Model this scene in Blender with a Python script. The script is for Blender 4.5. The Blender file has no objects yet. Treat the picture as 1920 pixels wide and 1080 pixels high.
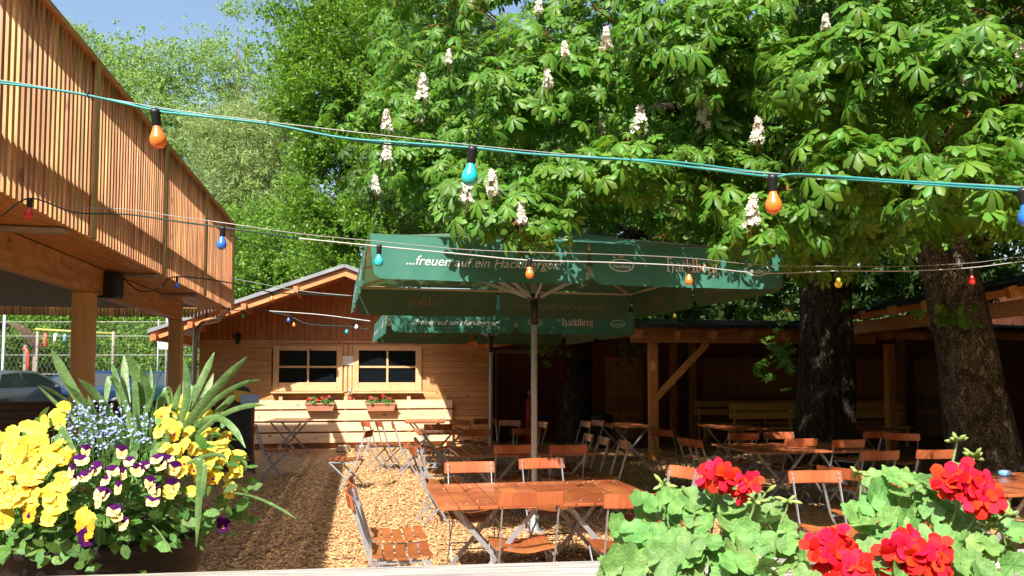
import bpy, bmesh, math, random
import numpy as np
from mathutils import Vector, Matrix
random.seed(7); RNG = np.random.default_rng(11)
R = math.radians
scene = bpy.context.scene
COL = scene.collection
# ------------------------------------------------------------------ camera
CAMZ = 1.66; PITCH = R(3.0); F = 1470.0
cam_d = bpy.data.cameras.new('camera'); cam = bpy.data.objects.new('camera', cam_d); COL.objects.link(cam)
cam.location = (0, 0, CAMZ); cam.rotation_euler = (R(90) + PITCH, 0, 0)
cam_d.sensor_width = 36.0; cam_d.lens = 36.0 * F / 1920.0
cam_d.shift_y = (166 - math.tan(PITCH) * F) / 1920.0
cam_d.clip_start = 0.05; cam_d.clip_end = 2000
scene.camera = cam
scene.render.resolution_x = 1024; scene.render.resolution_y = 576
# ------------------------------------------------------------------ light
SUNV = Vector((0.30, 1.0, -1.06)).normalized()
w = bpy.data.worlds.new('World'); scene.world = w; w.use_nodes = True
nt = w.node_tree; nt.nodes.clear()
sky = nt.nodes.new('ShaderNodeTexSky'); sky.sky_type = 'NISHITA'; sky.sun_disc = False
sky.sun_elevation = math.asin(-SUNV.z); sky.sun_rotation = math.atan2(-SUNV.x, -SUNV.y)
sky.air_density = 1.0; sky.air_density = 1.3; sky.dust_density = 2.5; sky.ozone_density = 1.6
bg = nt.nodes.new('ShaderNodeBackground'); bg.inputs[1].default_value = 0.105
wo = nt.nodes.new('ShaderNodeOutputWorld')
nt.links.new(sky.outputs[0], bg.inputs[0]); nt.links.new(bg.outputs[0], wo.inputs[0])
sd = bpy.data.lights.new('sun', 'SUN'); sd.energy = 5.0; sd.angle = R(0.55); sd.color = (1.0, 0.955, 0.87)
sun = bpy.data.objects.new('sun', sd); COL.objects.link(sun)
sun.rotation_euler = SUNV.to_track_quat('-Z', 'Y').to_euler(); sun.location = (-6, -20, 25)
scene.view_settings.view_transform = 'Standard'; scene.view_settings.look = 'None'
scene.view_settings.gamma = 1.0; scene.view_settings.use_curve_mapping = False
scene.view_settings.exposure = 1.1
# ------------------------------------------------------------------ pixel helper (photo is 1920 x 1080)
cp, sp_ = math.cos(PITCH), math.sin(PITCH)
YC = 706 - math.tan(PITCH) * F     # pixel row of the optical axis
def ray(px, py):
    a = (px - 960) / F; b = -(py - YC) / F
    return Vector((a, cp - b * sp_, sp_ + b * cp))
def at(px, py, D):
    d = ray(px, py); return Vector((0, 0, CAMZ)) + d * (D / d.y)
def onz(px, py, z):
    d = ray(px, py); return Vector((0, 0, CAMZ)) + d * ((z - CAMZ) / d.z)
def pix(p):
    v = Vector(p) - Vector((0, 0, CAMZ)); fz = v.y * cp + v.z * sp_; up = -v.y * sp_ + v.z * cp
    return 960 + F * v.x / fz, YC - F * up / fz
GA = R(10.8); GX = Vector((math.cos(GA), math.sin(GA), 0)); GY = Vector((-math.sin(GA), math.cos(GA), 0))
# ------------------------------------------------------------------ materials
MATS = {}
def mat(name, c1, c2=None, rough=0.6, scale=8.0, stretch=(1, 1, 1), bump=0.0, metal=0.0, trans=0.0, island=0.0,
        spec=0.5, detail=4.0, wave=None, coat=0.0, ramp=(0.35, 0.65), bscale=None, alpha=None, knots=None, orand=0.0, plates=None, coord='Object'):
    if name in MATS: return MATS[name]
    m = bpy.data.materials.new(name); m.use_nodes = True; n = m.node_tree; N = n.nodes; L = n.links
    b = N['Principled BSDF']; b.inputs['Roughness'].default_value = rough; b.inputs['Metallic'].default_value = metal
    b.inputs['Specular IOR Level'].default_value = spec; b.inputs['Coat Weight'].default_value = coat
    b.inputs['Base Color'].default_value = (*c1, 1)
    tc = N.new('ShaderNodeTexCoord'); mp = N.new('ShaderNodeMapping'); mp.inputs['Scale'].default_value = stretch
    L.new(tc.outputs[coord], mp.inputs[0])
    col = None
    if c2:
        no = N.new('ShaderNodeTexNoise'); no.inputs['Scale'].default_value = scale; no.inputs['Detail'].default_value = detail
        L.new(mp.outputs[0], no.inputs[0])
        r = N.new('ShaderNodeValToRGB'); r.color_ramp.elements[0].color = (*c1, 1); r.color_ramp.elements[1].color = (*c2, 1)
        r.color_ramp.elements[0].position = ramp[0]; r.color_ramp.elements[1].position = ramp[1]
        L.new(no.outputs[0], r.inputs[0]); col = r.outputs[0]
    if island:
        g = N.new('ShaderNodeNewGeometry'); hs = N.new('ShaderNodeHueSaturation')
        mr = N.new('ShaderNodeMapRange'); mr.inputs[3].default_value = 1 - island; mr.inputs[4].default_value = 1 + island
        L.new(g.outputs['Random Per Island'], mr.inputs[0]); L.new(mr.outputs[0], hs.inputs['Value'])
        mr2 = N.new('ShaderNodeMapRange'); mr2.inputs[3].default_value = 0.5 - island * .05; mr2.inputs[4].default_value = 0.5 + island * .05
        mul = N.new('ShaderNodeMath'); mul.operation = 'FRACT'; m3 = N.new('ShaderNodeMath'); m3.operation = 'MULTIPLY'; m3.inputs[1].default_value = 17.3
        L.new(g.outputs['Random Per Island'], m3.inputs[0]); L.new(m3.outputs[0], mul.inputs[0]); L.new(mul.outputs[0], mr2.inputs[0])
        L.new(mr2.outputs[0], hs.inputs['Hue'])
        if col: L.new(col, hs.inputs['Color'])
        else: hs.inputs['Color'].default_value = (*c1, 1)
        col = hs.outputs[0]
    if wave:
        wv = N.new('ShaderNodeTexNoise'); wv.inputs['Scale'].default_value = wave[0]; wv.inputs['Detail'].default_value = 3
        mp2 = N.new('ShaderNodeMapping'); mp2.inputs['Scale'].default_value = wave[1]; L.new(tc.outputs[coord], mp2.inputs[0]); L.new(mp2.outputs[0], wv.inputs[0])
        mx = N.new('ShaderNodeMix'); mx.data_type = 'RGBA'; mx.blend_type = 'MULTIPLY'
        rr = N.new('ShaderNodeValToRGB'); rr.color_ramp.elements[0].position = .35; rr.color_ramp.elements[1].position = .6
        rr.color_ramp.elements[0].color = (wave[2],) * 3 + (1,); rr.color_ramp.elements[1].color = (1, 1, 1, 1)
        L.new(wv.outputs[0], rr.inputs[0]); mx.inputs[0].default_value = 1
        if col: L.new(col, mx.inputs[6])
        else: mx.inputs[6].default_value = (*c1, 1)
        L.new(rr.outputs[0], mx.inputs[7]); col = mx.outputs[2]
    def mult(col, fac_out, lo, hi, c_lo, c_hi=(1, 1, 1)):
        rr = N.new('ShaderNodeValToRGB'); rr.color_ramp.elements[0].position = lo; rr.color_ramp.elements[1].position = hi
        rr.color_ramp.elements[0].color = (*c_lo, 1); rr.color_ramp.elements[1].color = (*c_hi, 1); L.new(fac_out, rr.inputs[0])
        mx = N.new('ShaderNodeMix'); mx.data_type = 'RGBA'; mx.blend_type = 'MULTIPLY'; mx.inputs[0].default_value = 1
        if col: L.new(col, mx.inputs[6])
        else: mx.inputs[6].default_value = (*c1, 1)
        L.new(rr.outputs[0], mx.inputs[7]); return mx.outputs[2]
    if knots:
        mk = N.new('ShaderNodeMapping'); mk.inputs['Scale'].default_value = knots[1]; L.new(tc.outputs[coord], mk.inputs[0])
        v = N.new('ShaderNodeTexVoronoi'); v.inputs['Scale'].default_value = knots[0]; L.new(mk.outputs[0], v.inputs['Vector'])
        col = mult(col, v.outputs['Distance'], .05, .13, (.38, .28, .22))
    if orand:
        oi = N.new('ShaderNodeObjectInfo'); col = mult(col, oi.outputs['Random'], 0, 1, (1 - orand, 1 - orand * 1.15, 1 - orand * 1.2), (1 + orand * .6, 1 + orand, 1 + orand * 1.2))
    pl_out = None
    if plates:
        mk = N.new('ShaderNodeMapping'); mk.inputs['Scale'].default_value = plates[1]; L.new(tc.outputs[coord], mk.inputs[0])
        nn_ = N.new('ShaderNodeTexNoise'); nn_.inputs['Scale'].default_value = 4; ad = N.new('ShaderNodeMix'); ad.data_type = 'RGBA'; ad.blend_type = 'ADD'; ad.inputs[0].default_value = .8
        L.new(mk.outputs[0], nn_.inputs[0]); L.new(mk.outputs[0], ad.inputs[6]); L.new(nn_.outputs['Color'], ad.inputs[7])
        v = N.new('ShaderNodeTexVoronoi'); v.feature = 'DISTANCE_TO_EDGE'; v.inputs['Scale'].default_value = plates[0]; L.new(ad.outputs[2], v.inputs['Vector'])
        col = mult(col, v.outputs['Distance'], .0, .14, (.42, .38, .34), (1.15, 1.15, 1.15)); pl_out = v.outputs['Distance']
    if col: L.new(col, b.inputs['Base Color'])
    if pl_out:
        rp = N.new('ShaderNodeValToRGB'); rp.color_ramp.elements[1].position = .2; L.new(pl_out, rp.inputs[0])
        bq = N.new('ShaderNodeBump'); bq.inputs['Strength'].default_value = 1; bq.inputs['Distance'].default_value = .03; L.new(rp.outputs[0], bq.inputs['Height']); L.new(bq.outputs[0], b.inputs['Normal']); bump = 0
    if bump:
        nb = N.new('ShaderNodeTexNoise'); nb.inputs['Scale'].default_value = bscale or scale * 2; nb.inputs['Detail'].default_value = 5
        L.new(mp.outputs[0], nb.inputs[0]); bp = N.new('ShaderNodeBump'); bp.inputs['Strength'].default_value = bump
        bp.inputs['Distance'].default_value = 0.02
        L.new(nb.outputs[0], bp.inputs['Height']); L.new(bp.outputs[0], b.inputs['Normal'])
    if alpha is not None:
        b.inputs['Alpha'].default_value = alpha
    if trans:
        t = N.new('ShaderNodeBsdfTranslucent'); ms = N.new('ShaderNodeMixShader'); ms.inputs[0].default_value = trans
        if col:
            L.new(col, t.inputs[0])
        else: t.inputs[0].default_value = (*c1, 1)
        L.new(b.outputs[0], ms.inputs[1]); L.new(t.outputs[0], ms.inputs[2])
        L.new(ms.outputs[0], N['Material Output'].inputs[0])
    MATS[name] = m; return m
# ------------------------------------------------------------------ mesh helpers
def npmesh(name, V, faces_list, m, parent=None, smooth=False):
    """faces_list: list of int arrays (n,k)"""
    me = bpy.data.meshes.new(name); V = np.asarray(V, dtype=np.float32)
    me.vertices.add(len(V)); me.vertices.foreach_set('co', V.ravel())
    loops = np.concatenate([f.ravel() for f in faces_list]).astype(np.int32)
    tot = np.concatenate([np.full(len(f), f.shape[1]) for f in faces_list]).astype(np.int32)
    st = np.concatenate([[0], np.cumsum(tot)[:-1]]).astype(np.int32)
    me.loops.add(len(loops)); me.loops.foreach_set('vertex_index', loops)
    me.polygons.add(len(tot)); me.polygons.foreach_set('loop_start', st); me.polygons.foreach_set('loop_total', tot)
    if smooth: me.polygons.foreach_set('use_smooth', np.ones(len(tot), dtype=bool))
    me.update(calc_edges=True); me.validate()
    me.materials.append(m)
    o = bpy.data.objects.new(name, me); COL.objects.link(o)
    if parent: o.parent = parent
    return o
def tag(o, label=None, cat=None, group=None, kind=None):
    if label: o['label'] = label
    if cat: o['category'] = cat
    if group: o['group'] = group
    if kind: o['kind'] = kind
    return o
def thing(name, label, cat, loc=(0, 0, 0), rz=0, group=None):
    o = bpy.data.objects.new(name, None); COL.objects.link(o); o.location = loc; o.rotation_euler = (0, 0, rz)
    o.empty_display_size = .1
    return tag(o, label, cat, group)
class MB:
    def __init__(s): s.bm = bmesh.new()
    def box(s, c, size, rot=None, bev=0.0):
        c = Vector(c); hx, hy, hz = size[0] / 2, size[1] / 2, size[2] / 2
        vs = []
        for x in (-hx, hx):
            for y in (-hy, hy):
                for z in (-hz, hz):
                    p = Vector((x, y, z))
                    if rot is not None: p = rot @ p
                    vs.append(s.bm.verts.new(c + p))
        fs = [(0, 1, 3, 2), (4, 6, 7, 5), (0, 4, 5, 1), (2, 3, 7, 6), (0, 2, 6, 4), (1, 5, 7, 3)]
        F_ = [s.bm.faces.new([vs[i] for i in f]) for f in fs]
        if bev:
            es = set(e for f in F_ for e in f.edges)
            bmesh.ops.bevel(s.bm, geom=list(es), offset=bev, segments=1, affect='EDGES', profile=.5)
        return s
    def bar(s, a, b, w_, t, up=(0, 0, 1), bev=0.0):
        a, b = Vector(a), Vector(b); d = b - a; L = d.length; d.normalize(); up = Vector(up)
        x = d.cross(up)
        if x.length < 1e-4: x = d.cross(Vector((1, 0, 0)))
        x.normalize(); u = x.cross(d)
        rot = Matrix((x, d, u)).transposed()
        return s.box((a + b) / 2, (w_, L, t), rot, bev)
    def tube(s, pts, r, seg=8, cap=True):
        pts = [Vector(p) for p in pts]; rs = r if isinstance(r, (list, tuple)) else [r] * len(pts)
        prev = None; rings = []
        for i, p in enumerate(pts):
            d = (pts[min(i + 1, len(pts) - 1)] - pts[max(i - 1, 0)]).normalized()
            if prev is None:
                x = d.cross(Vector((0, 0, 1)))
                if x.length < 1e-3: x = d.cross(Vector((1, 0, 0)))
                x.normalize()
            else:
                x = prev - d * prev.dot(d); x.normalize()
            prev = x; y = d.cross(x)
            rings.append([s.bm.verts.new(p + (x * math.cos(2 * math.pi * k / seg) + y * math.sin(2 * math.pi * k / seg)) * rs[i]) for k in range(seg)])
        for a, b in zip(rings, rings[1:]):
            for k in range(seg):
                f = s.bm.faces.new((a[k], a[(k + 1) % seg], b[(k + 1) % seg], b[k])); f.smooth = True
        if cap:
            s.bm.faces.new(rings[0][::-1]); s.bm.faces.new(rings[-1])
        return s
    def lathe(s, prof, c=(0, 0, 0), seg=20, sx=1, sy=1):
        c = Vector(c); rings = []
        for r, z in prof:
            rings.append([s.bm.verts.new(c + Vector((r * sx * math.cos(2 * math.pi * k / seg), r * sy * math.sin(2 * math.pi * k / seg), z))) for k in range(seg)])
        for a, b in zip(rings, rings[1:]):
            for k in range(seg):
                f = s.bm.faces.new((a[k], a[(k + 1) % seg], b[(k + 1) % seg], b[k])); f.smooth = True
        s.bm.faces.new(rings[0][::-1]); s.bm.faces.new(rings[-1])
        return s
    def poly(s, pts, thick=None, n=None):
        vs = [s.bm.verts.new(Vector(p)) for p in pts]; f = s.bm.faces.new(vs)
        if thick:
            nn = Vector(n) * thick; v2 = [s.bm.verts.new(Vector(p) + nn) for p in pts]
            s.bm.faces.new(v2[::-1]); k = len(pts)
            for i in range(k): s.bm.faces.new((vs[i], v2[i], v2[(i + 1) % k], vs[(i + 1) % k]))
        return s
    def grid(s, fn, nu, nv, smooth=True):
        g = [[s.bm.verts.new(fn(i / nu, j / nv)) for j in range(nv + 1)] for i in range(nu + 1)]
        for i in range(nu):
            for j in range(nv):
                f = s.bm.faces.new((g[i][j], g[i + 1][j], g[i + 1][j + 1], g[i][j + 1])); f.smooth = smooth
        return s
    def build(s, name, m, parent=None, recalc=True):
        if recalc: bmesh.ops.recalc_face_normals(s.bm, faces=s.bm.faces)
        me = bpy.data.meshes.new(name); s.bm.to_mesh(me); s.bm.free(); me.materials.append(m)
        o = bpy.data.objects.new(name, me); COL.objects.link(o)
        if parent: o.parent = parent
        return o
def copy_tree(o, parent=None, mats=None):
    c = o.copy(); COL.objects.link(c); c.parent = parent
    for ch in CH.get(o.name, None) or [k for k in o.children]:
        copy_tree(ch, c)
    return c
CH = {}
def kids(o):
    CH[o.name] = list(o.children)
    for c in o.children: kids(c)
# scatter template copies
def scatter(name, tv, tf, P, X, Y, Z, S, m, parent=None, smooth=False):
    """P (N,3) positions, X/Y/Z (N,3) axes, S (N,) sizes ; tf list of index arrays"""
    tv = np.asarray(tv, float); N = len(P); k = len(tv)
    V = P[:, None, :] + S[:, None, None] * (tv[None, :, 0:1] * X[:, None, :] + tv[None, :, 1:2] * Y[:, None, :] + tv[None, :, 2:3] * Z[:, None, :])
    V = V.reshape(-1, 3); off = (np.arange(N) * k)[:, None, None]
    fl = [(np.asarray(f)[None, :, :] + off).reshape(-1, np.asarray(f).shape[1]) for f in tf]
    return npmesh(name, V, fl, m, parent, smooth)
def nrm(a): return a / np.maximum(np.linalg.norm(a, axis=-1, keepdims=True), 1e-9)
def basis(n, rng, heading=None):
    """Z = n, Y = heading projected"""
    n = nrm(n); h = rng.normal(size=n.shape) if heading is None else heading + rng.normal(size=n.shape) * .25
    y = nrm(h - (h * n).sum(-1, keepdims=True) * n); x = np.cross(y, n)
    return x, y, n
# ------------------------------------------------------------------ palette
LARCH = mat('larch_slats', (.50, .20, .075), (.66, .31, .13), .55, 3, (6, 6, .6), .15, island=.34, wave=(2.5, (9, 9, .5), .6), knots=(3.5, (.3, 1, .5)))
LARCHP = mat('larch_post', (.40, .27, .08), (.50, .34, .12), .6, 3, (8, 8, .8), .15)
GLULAM = mat('glulam_beam', (.52, .225, .07), (.66, .32, .115), .5, 2.2, (8, .5, 6), .12, wave=(5, (3, 1.2, 3), .75), knots=(3, (.4, 1, 1.5)))
GLUPOST = mat('glulam_post', (.58, .30, .12), (.70, .38, .16), .5, 2.2, (8, 8, .5), .12)
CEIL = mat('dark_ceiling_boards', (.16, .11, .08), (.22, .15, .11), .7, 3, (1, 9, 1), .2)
DARKW = mat('dark_stained_wood', (.09, .025, .014), (.14, .045, .022), .5, 3, (.6, 6, 6), .2)
GREYW = mat('weathered_grey_wood', (.30, .26, .22), (.58, .54, .48), .75, 3.2, (.7, 14, 14), .6, wave=(6, (1, 22, 22), .6), bscale=9)
PINE = mat('pine_siding', (.49, .245, .092), (.60, .32, .135), .55, 1.6, (.5, 5, 5), .12, wave=(3, (1.0, 3, 9), .84), island=.09, knots=(3.2, (1, .3, 1.6)))
PINEF = mat('pine_frame', (.58, .34, .16), (.68, .42, .22), .5, 2.5, (2, 2, 2), .1, knots=(3, (1, .3, 1)))
GABLE = mat('red_gable_boards', (.38, .135, .045), (.50, .20, .075), .55, 2.5, (7, 7, .6), .2, island=.12)
FASCIA = mat('orange_fascia', (.50, .19, .06), (.62, .27, .10), .5, 2.5, (.7, 5, 5), .1)
ROOFG = mat('grey_metal_roof', (.20, .21, .23), (.27, .28, .30), .45, 4, (1, 1, 1), .1)
ROOFD = mat('dark_roofing', (.018, .018, .02), (.03, .03, .03), .95, 9, (1, 1, 1), .1, spec=.1)
GLASSD = mat('dark_window_glass', (.006, .008, .010), None, .05, spec=.35)
PAPER = mat('white_paper', (.75, .75, .76), None, .7)
ZINC = mat('zinc_pipe', (.42, .36, .32), (.5, .44, .4), .35, 6, metal=.8)
BLACKP = mat('black_plastic', (.012, .012, .013), None, .45)
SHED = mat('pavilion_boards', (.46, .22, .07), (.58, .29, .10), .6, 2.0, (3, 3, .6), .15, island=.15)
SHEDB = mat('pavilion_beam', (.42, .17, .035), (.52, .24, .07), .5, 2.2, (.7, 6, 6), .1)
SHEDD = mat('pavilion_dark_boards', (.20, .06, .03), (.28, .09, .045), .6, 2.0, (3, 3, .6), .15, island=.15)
BENCHY = mat('yellow_bench_wood', (.72, .44, .09), (.82, .52, .13), .5, 2.5, (.6, 6, 6), .1)
STEEL = mat('galvanised_steel', (.30, .31, .34), (.42, .43, .46), .5, 20, metal=.55, bump=.05)
SLATR = mat('red_brown_slats', (.33, .085, .028), (.47, .14, .046), .34, 3, (1.2, 1.2, 1.2), .10, coat=.25, island=.14, orand=.22, wave=(9, (1, 6, 1), .78))
BARK = mat('chestnut_bark', (.035, .027, .019), (.115, .088, .062), .92, 6, (2.2, 2.2, .9), 1.0, bscale=11, wave=(1.2, (1, 1, .6), .6), spec=.15, plates=(17, (1, 1, .30)))
BARKB = mat('mottled_bark', (.085, .068, .050), (.24, .20, .155), .92, 7, (1.6, 1.6, .9), 1.0, bscale=14, wave=(1.6, (1, 1, .6), .6), spec=.15, plates=(21, (1, 1, .42)))
BARKL = mat('light_bark', (.16, .13, .10), (.30, .25, .20), .9, 4, (2, 2, .5), .6)
TWIG = mat('reddish_twig', (.22, .07, .025), (.3, .11, .04), .7, 9)
def onplane(px, py, p0, n):
    d = ray(px, py); o = Vector((0, 0, CAMZ)); t = (Vector(p0) - o).dot(n) / d.dot(n); return o + d * t
def sstep(a, b, x):
    t = np.clip((x - a) / (b - a), 0, 1); return t * t * (3 - 2 * t)
def gh(x, y): return .35 * sstep(19, 24, np.asarray(y, float)) * sstep(-5.5, -8.5, -np.abs(np.asarray(x, float)) * 0 + np.asarray(x, float))
# ------------------------------------------------------------------ ground
def sheet(name, xs, ys, dz, m, hf=gh):
    X, Y = np.meshgrid(xs, ys); Zz = hf(X, Y) + dz
    V = np.stack([X, Y, Zz], -1).reshape(-1, 3); nx, ny = len(xs), len(ys)
    i = (np.arange(ny - 1)[:, None] * nx + np.arange(nx - 1)[None, :]).ravel()
    o = npmesh(name, V, [np.stack([i, i + 1, i + nx + 1, i + nx], -1)], m, smooth=True); tag(o, kind='structure'); return o
GRASS = mat('lawn', (.05, .09, .02), (.09, .14, .035), .9, 2, bump=.5, bscale=30)
ASPH = mat('asphalt', (.045, .045, .047), (.07, .07, .07), .9, 8, bump=.3, bscale=60)
def mulch_mat():
    m = bpy.data.materials.new('wood_chip_bed'); m.use_nodes = True; N = m.node_tree.nodes; L = m.node_tree.links
    b = N['Principled BSDF']; b.inputs['Roughness'].default_value = .85
    tc = N.new('ShaderNodeTexCoord')
    prev = None
    v = N.new('ShaderNodeTexVoronoi'); v.inputs['Scale'].default_value = 30; v.inputs['Randomness'].default_value = 1
    nz = N.new('ShaderNodeTexNoise'); nz.inputs['Scale'].default_value = 11; nz.inputs['Detail'].default_value = 2
    mp = N.new('ShaderNodeMix'); mp.data_type = 'RGBA'; mp.blend_type = 'ADD'; mp.inputs[0].default_value = .12
    L.new(tc.outputs['Object'], nz.inputs[0]); L.new(tc.outputs['Object'], mp.inputs[6]); L.new(nz.outputs['Color'], mp.inputs[7]); L.new(mp.outputs[2], v.inputs['Vector'])
    r = N.new('ShaderNodeValToRGB'); cr = r.color_ramp; cr.elements[0].color = (.16, .07, .028, 1); cr.elements[1].color = (.60, .36, .17, 1)
    e = cr.elements.new(.45); e.color = (.46, .25, .105, 1)
    sp = N.new('ShaderNodeSeparateColor'); L.new(v.outputs['Color'], sp.inputs[0]); L.new(sp.outputs[0], r.inputs[0]); L.new(r.outputs[0], b.inputs['Base Color'])
    bp = N.new('ShaderNodeBump'); bp.inputs['Strength'].default_value = 1; bp.inputs['Distance'].default_value = .03
    L.new(sp.outputs[1], bp.inputs['Height']); L.new(bp.outputs[0], b.inputs['Normal']); return m
MULCH = mulch_mat()
xs = np.unique(np.concatenate([np.linspace(-400, -40, 10), np.linspace(-40, 40, 81), np.linspace(40, 400, 10)]))
ys = np.unique(np.concatenate([np.linspace(-60, -10, 6), np.linspace(-10, 60, 71), np.linspace(60, 600, 10)]))
sheet('ground', xs, ys, 0, GRASS)
sheet('wood_chip_ground', np.linspace(-7.5, 14, 44), np.linspace(.5, 24, 48), .006, MULCH)
sheet('car_park_ground', np.linspace(-42, -7.6, 60), np.linspace(15, 42, 55), .010, ASPH)
# loose chips: stuff
CHIP = mat('loose_chips', (.56, .315, .14), None, .8, island=.48)
def chips():
    n = 66000; u = RNG.random(n)
    y = 4.0 + 14 * u ** 1.35; x = -4.2 + RNG.random(n) * 7.0 + (y - 6) * .05
    P = np.stack([x, y, .012 + RNG.random(n) * .02], -1)
    nn = nrm(np.stack([RNG.normal(0, .38, n), RNG.normal(0, .38, n), np.ones(n)], -1))
    X, Y, Z = basis(nn, RNG)
    S = RNG.uniform(.009, .026, n)
    tv = [(-.45, -1, 0), (.4, -.85, 0), (.5, .9, 0), (-.3, 1, 0), (-.45, -1, .25), (.4, -.85, .25), (.5, .9, .25), (-.3, 1, .25)]
    tf = [np.array([(4, 5, 6, 7), (0, 1, 5, 4), (1, 2, 6, 5), (2, 3, 7, 6), (3, 0, 4, 7)])]
    o = scatter('wood_chips', tv, tf, P, X, Y, Z, S, CHIP)
    tag(o, 'loose tan wood chips strewn over the beer garden floor', 'wood chips', kind='stuff')
chips()
# ------------------------------------------------------------------ roofed terrace at the left
T0 = Vector((-5.18, 14.4, 0)); ZB = 2.895; ZT = 4.51
ter = thing('roofed_terrace', 'raised larch-clad balcony terrace on orange glulam beam and square posts, at the left', 'terrace', T0, GA)
mb = MB(); rr = random.Random(3); y = -.05
while y > -12.6:
    mb.box((0, y, (ZB + ZT - .05) / 2 + rr.uniform(-.004, .004)), (.022, .044, ZT - ZB - .05)); y -= .092
mb.build('slat_cladding', LARCH, ter)
mb = MB(); x = -.12
while x > -7: mb.box((x, .03, (ZB + ZT - .05) / 2 - .08), (.044, .042, ZT - ZB + .1)); x -= .062
mb.build('slat_cladding', LARCH, ter)
mb = MB(); mb.box((-.045, -6.3, ZT - .03), (.19, 12.75, .045), bev=.004).build('handrail', GLULAM, ter)
for z, h in ((ZT - .12, .10), (ZB + .385, .10)):
    MB().box((-.062, -6.3, z), (.075, 12.6, h)).build('rail', LARCH, ter)
for yy in (-.03, -2.6, -5.1, -7.65, -10.2, -12.6):
    MB().box((.037, yy, (ZB + ZT) / 2 - .03), (.03, .10, ZT - ZB - .03), bev=.003).build('fence_post', LARCHP, ter)
MB().box((-3.6, -6.35, ZB + .075), (6.9, 12.5, .12)).build('floor_deck', CEIL, ter)
mb = MB(); x = -.9
while x > -7: mb.box((x, -6.35, ZB - .002), (.13, 12.5, .022)); x -= .137
mb.build('ceiling_board', CEIL, ter)
MB().box((-.60, -7.2, ZB - .165), (.16, 11.4, .30), bev=.01).build('beam', GLULAM, ter)
MB().box((-.26, -6.3, ZB - .0), (.5, 12.4, .03)).build('soffit', GLULAM, ter)
for yy in (-1.55, -5.85, -10.2):
    MB().box((-.60, yy, (ZB - .315) / 2), (.20, .20, ZB - .315), bev=.012).build('support_post', GLUPOST, ter)
for yy in (-1.0, -6.0, -11): MB().box((-6.4, yy, (ZB) / 2), (.20, .20, ZB)).build('support_post', GLUPOST, ter)
for yy in (-2.9, -5.2, -8.15, -10.9):
    MB().box((-.28, yy, ZB - .04), (.52, .15, .035), bev=.004).build('outrigger_plank', GREYW, ter)
mb = MB()
mb.box((-3.9, -.55, .6), (6.6, .06, 1.2))
for k in range(9): mb.box((-3.9, -.59, .08 + k * .134), (6.6, .02, .125), bev=.004)
mb.box((-3.9, -.57, 1.225), (6.7, .18, .045), bev=.006)
mb.build('parapet', DARKW, ter)
# speaker on the beam
sp = at(206, 536, 9.0)
spk = thing('loudspeaker', 'small black loudspeaker box fixed to the orange beam beside the post', 'loudspeaker', sp, GA - R(12))
MB().box((0, 0, 0), (.24, .20, .29), bev=.02).build('cabinet', BLACKP, spk)
MB().box((0, -.106, 0), (.20, .012, .25), bev=.004).build('grille', mat('speaker_grille', (.02, .018, .018), (.035, .03, .03), .8, 200), spk)
MB().box((-.16, 0.02, 0), (.1, .04, .05)).build('bracket', BLACKP, spk)
# downpipe
dp = MB(); pts = [at(436, 565, 15.1), at(430, 578, 15.0), at(408, 600, 14.6), at(380, 606, 14.0), at(369, 618, 13.8), at(366, 640, 13.8), at(364, 706, 13.8)]
pts.append(Vector((pts[-1].x, pts[-1].y, 0)))
dp.tube(pts, .045, 12)
tag(dp.build('downpipe', ZINC), 'brown metal rain downpipe bending down beside the terrace end post', 'downpipe')
# ------------------------------------------------------------------ hut
H0 = Vector((-3.92, 18.3, 0)); HX, HN = GX, -GY
hut = thing('wooden_hut', 'pale pine hut with red gable boards, grey roof and two dark four-pane windows', 'hut', H0, GA)
def hl(px, py, off=0.0):   # pixel -> hut local (x along wall, z)
    p = onplane(px, py, H0 + HN * off, HN) - H0
    return p.dot(GX), p.z
XL, XR = -3.2, 3.42; ZW = 2.47; AP = 3.95; OV = 1.45; HW = 3.90; XC = .02; DEP = 6.0
def rz(x): return AP - (AP - 2.50) * abs(x - XC) / HW      # roof underside height
mb = MB(); z = 0.0; rows = int(ZW / .145)
for k in range(rows + 1):
    z0 = k * .145; z1 = min(z0 + .143, ZW)
    if z1 - z0 < .02: break
    # boards split around the windows
    def seg(a, b): mb.box(((a + b) / 2, .03, (z0 + z1) / 2), (b - a, .06, z1 - z0), bev=.008)
    zc = (z0 + z1) / 2
    if 1.50 < zc < 2.30: seg(XL, -1.62); seg(-.14, .30); seg(1.72, XR)
    else: seg(XL, XR)
mb.build('front_wall', PINE, hut)
mb = MB(); mb.box((XL + .03, DEP / 2 + .06, 1.25), (.06, DEP, 2.5)); mb.box((XR - .03, DEP / 2 + .06, 1.25), (.06, DEP, 2.5)); mb.box(((XL + XR) / 2, DEP + .09, 1.25), (XR - XL, .06, 2.5))
mb.build('side_wall', PINE, hut)
mb = MB(); x = XL
while x < XR:
    x2 = min(x + .118, XR); mb.poly([(x + .003, -.005, ZW + .012), (x2 - .003, -.005, ZW + .012), (x2 - .003, -.005, rz(x2)), (x + .003, -.005, rz(x))], .03, (0, 1, 0)); x += .121
mb.poly([(XL, .05, ZW), (XR, .05, ZW), (XR, .05, rz(XR)), (XC, .05, AP), (XL, .05, rz(XL))])
mb.build('gable_boards', GABLE, hut)
MB().box((.1, -.02, ZW), (XR - XL, .05, .03)).build('drip_strip', PINEF, hut)
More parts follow.
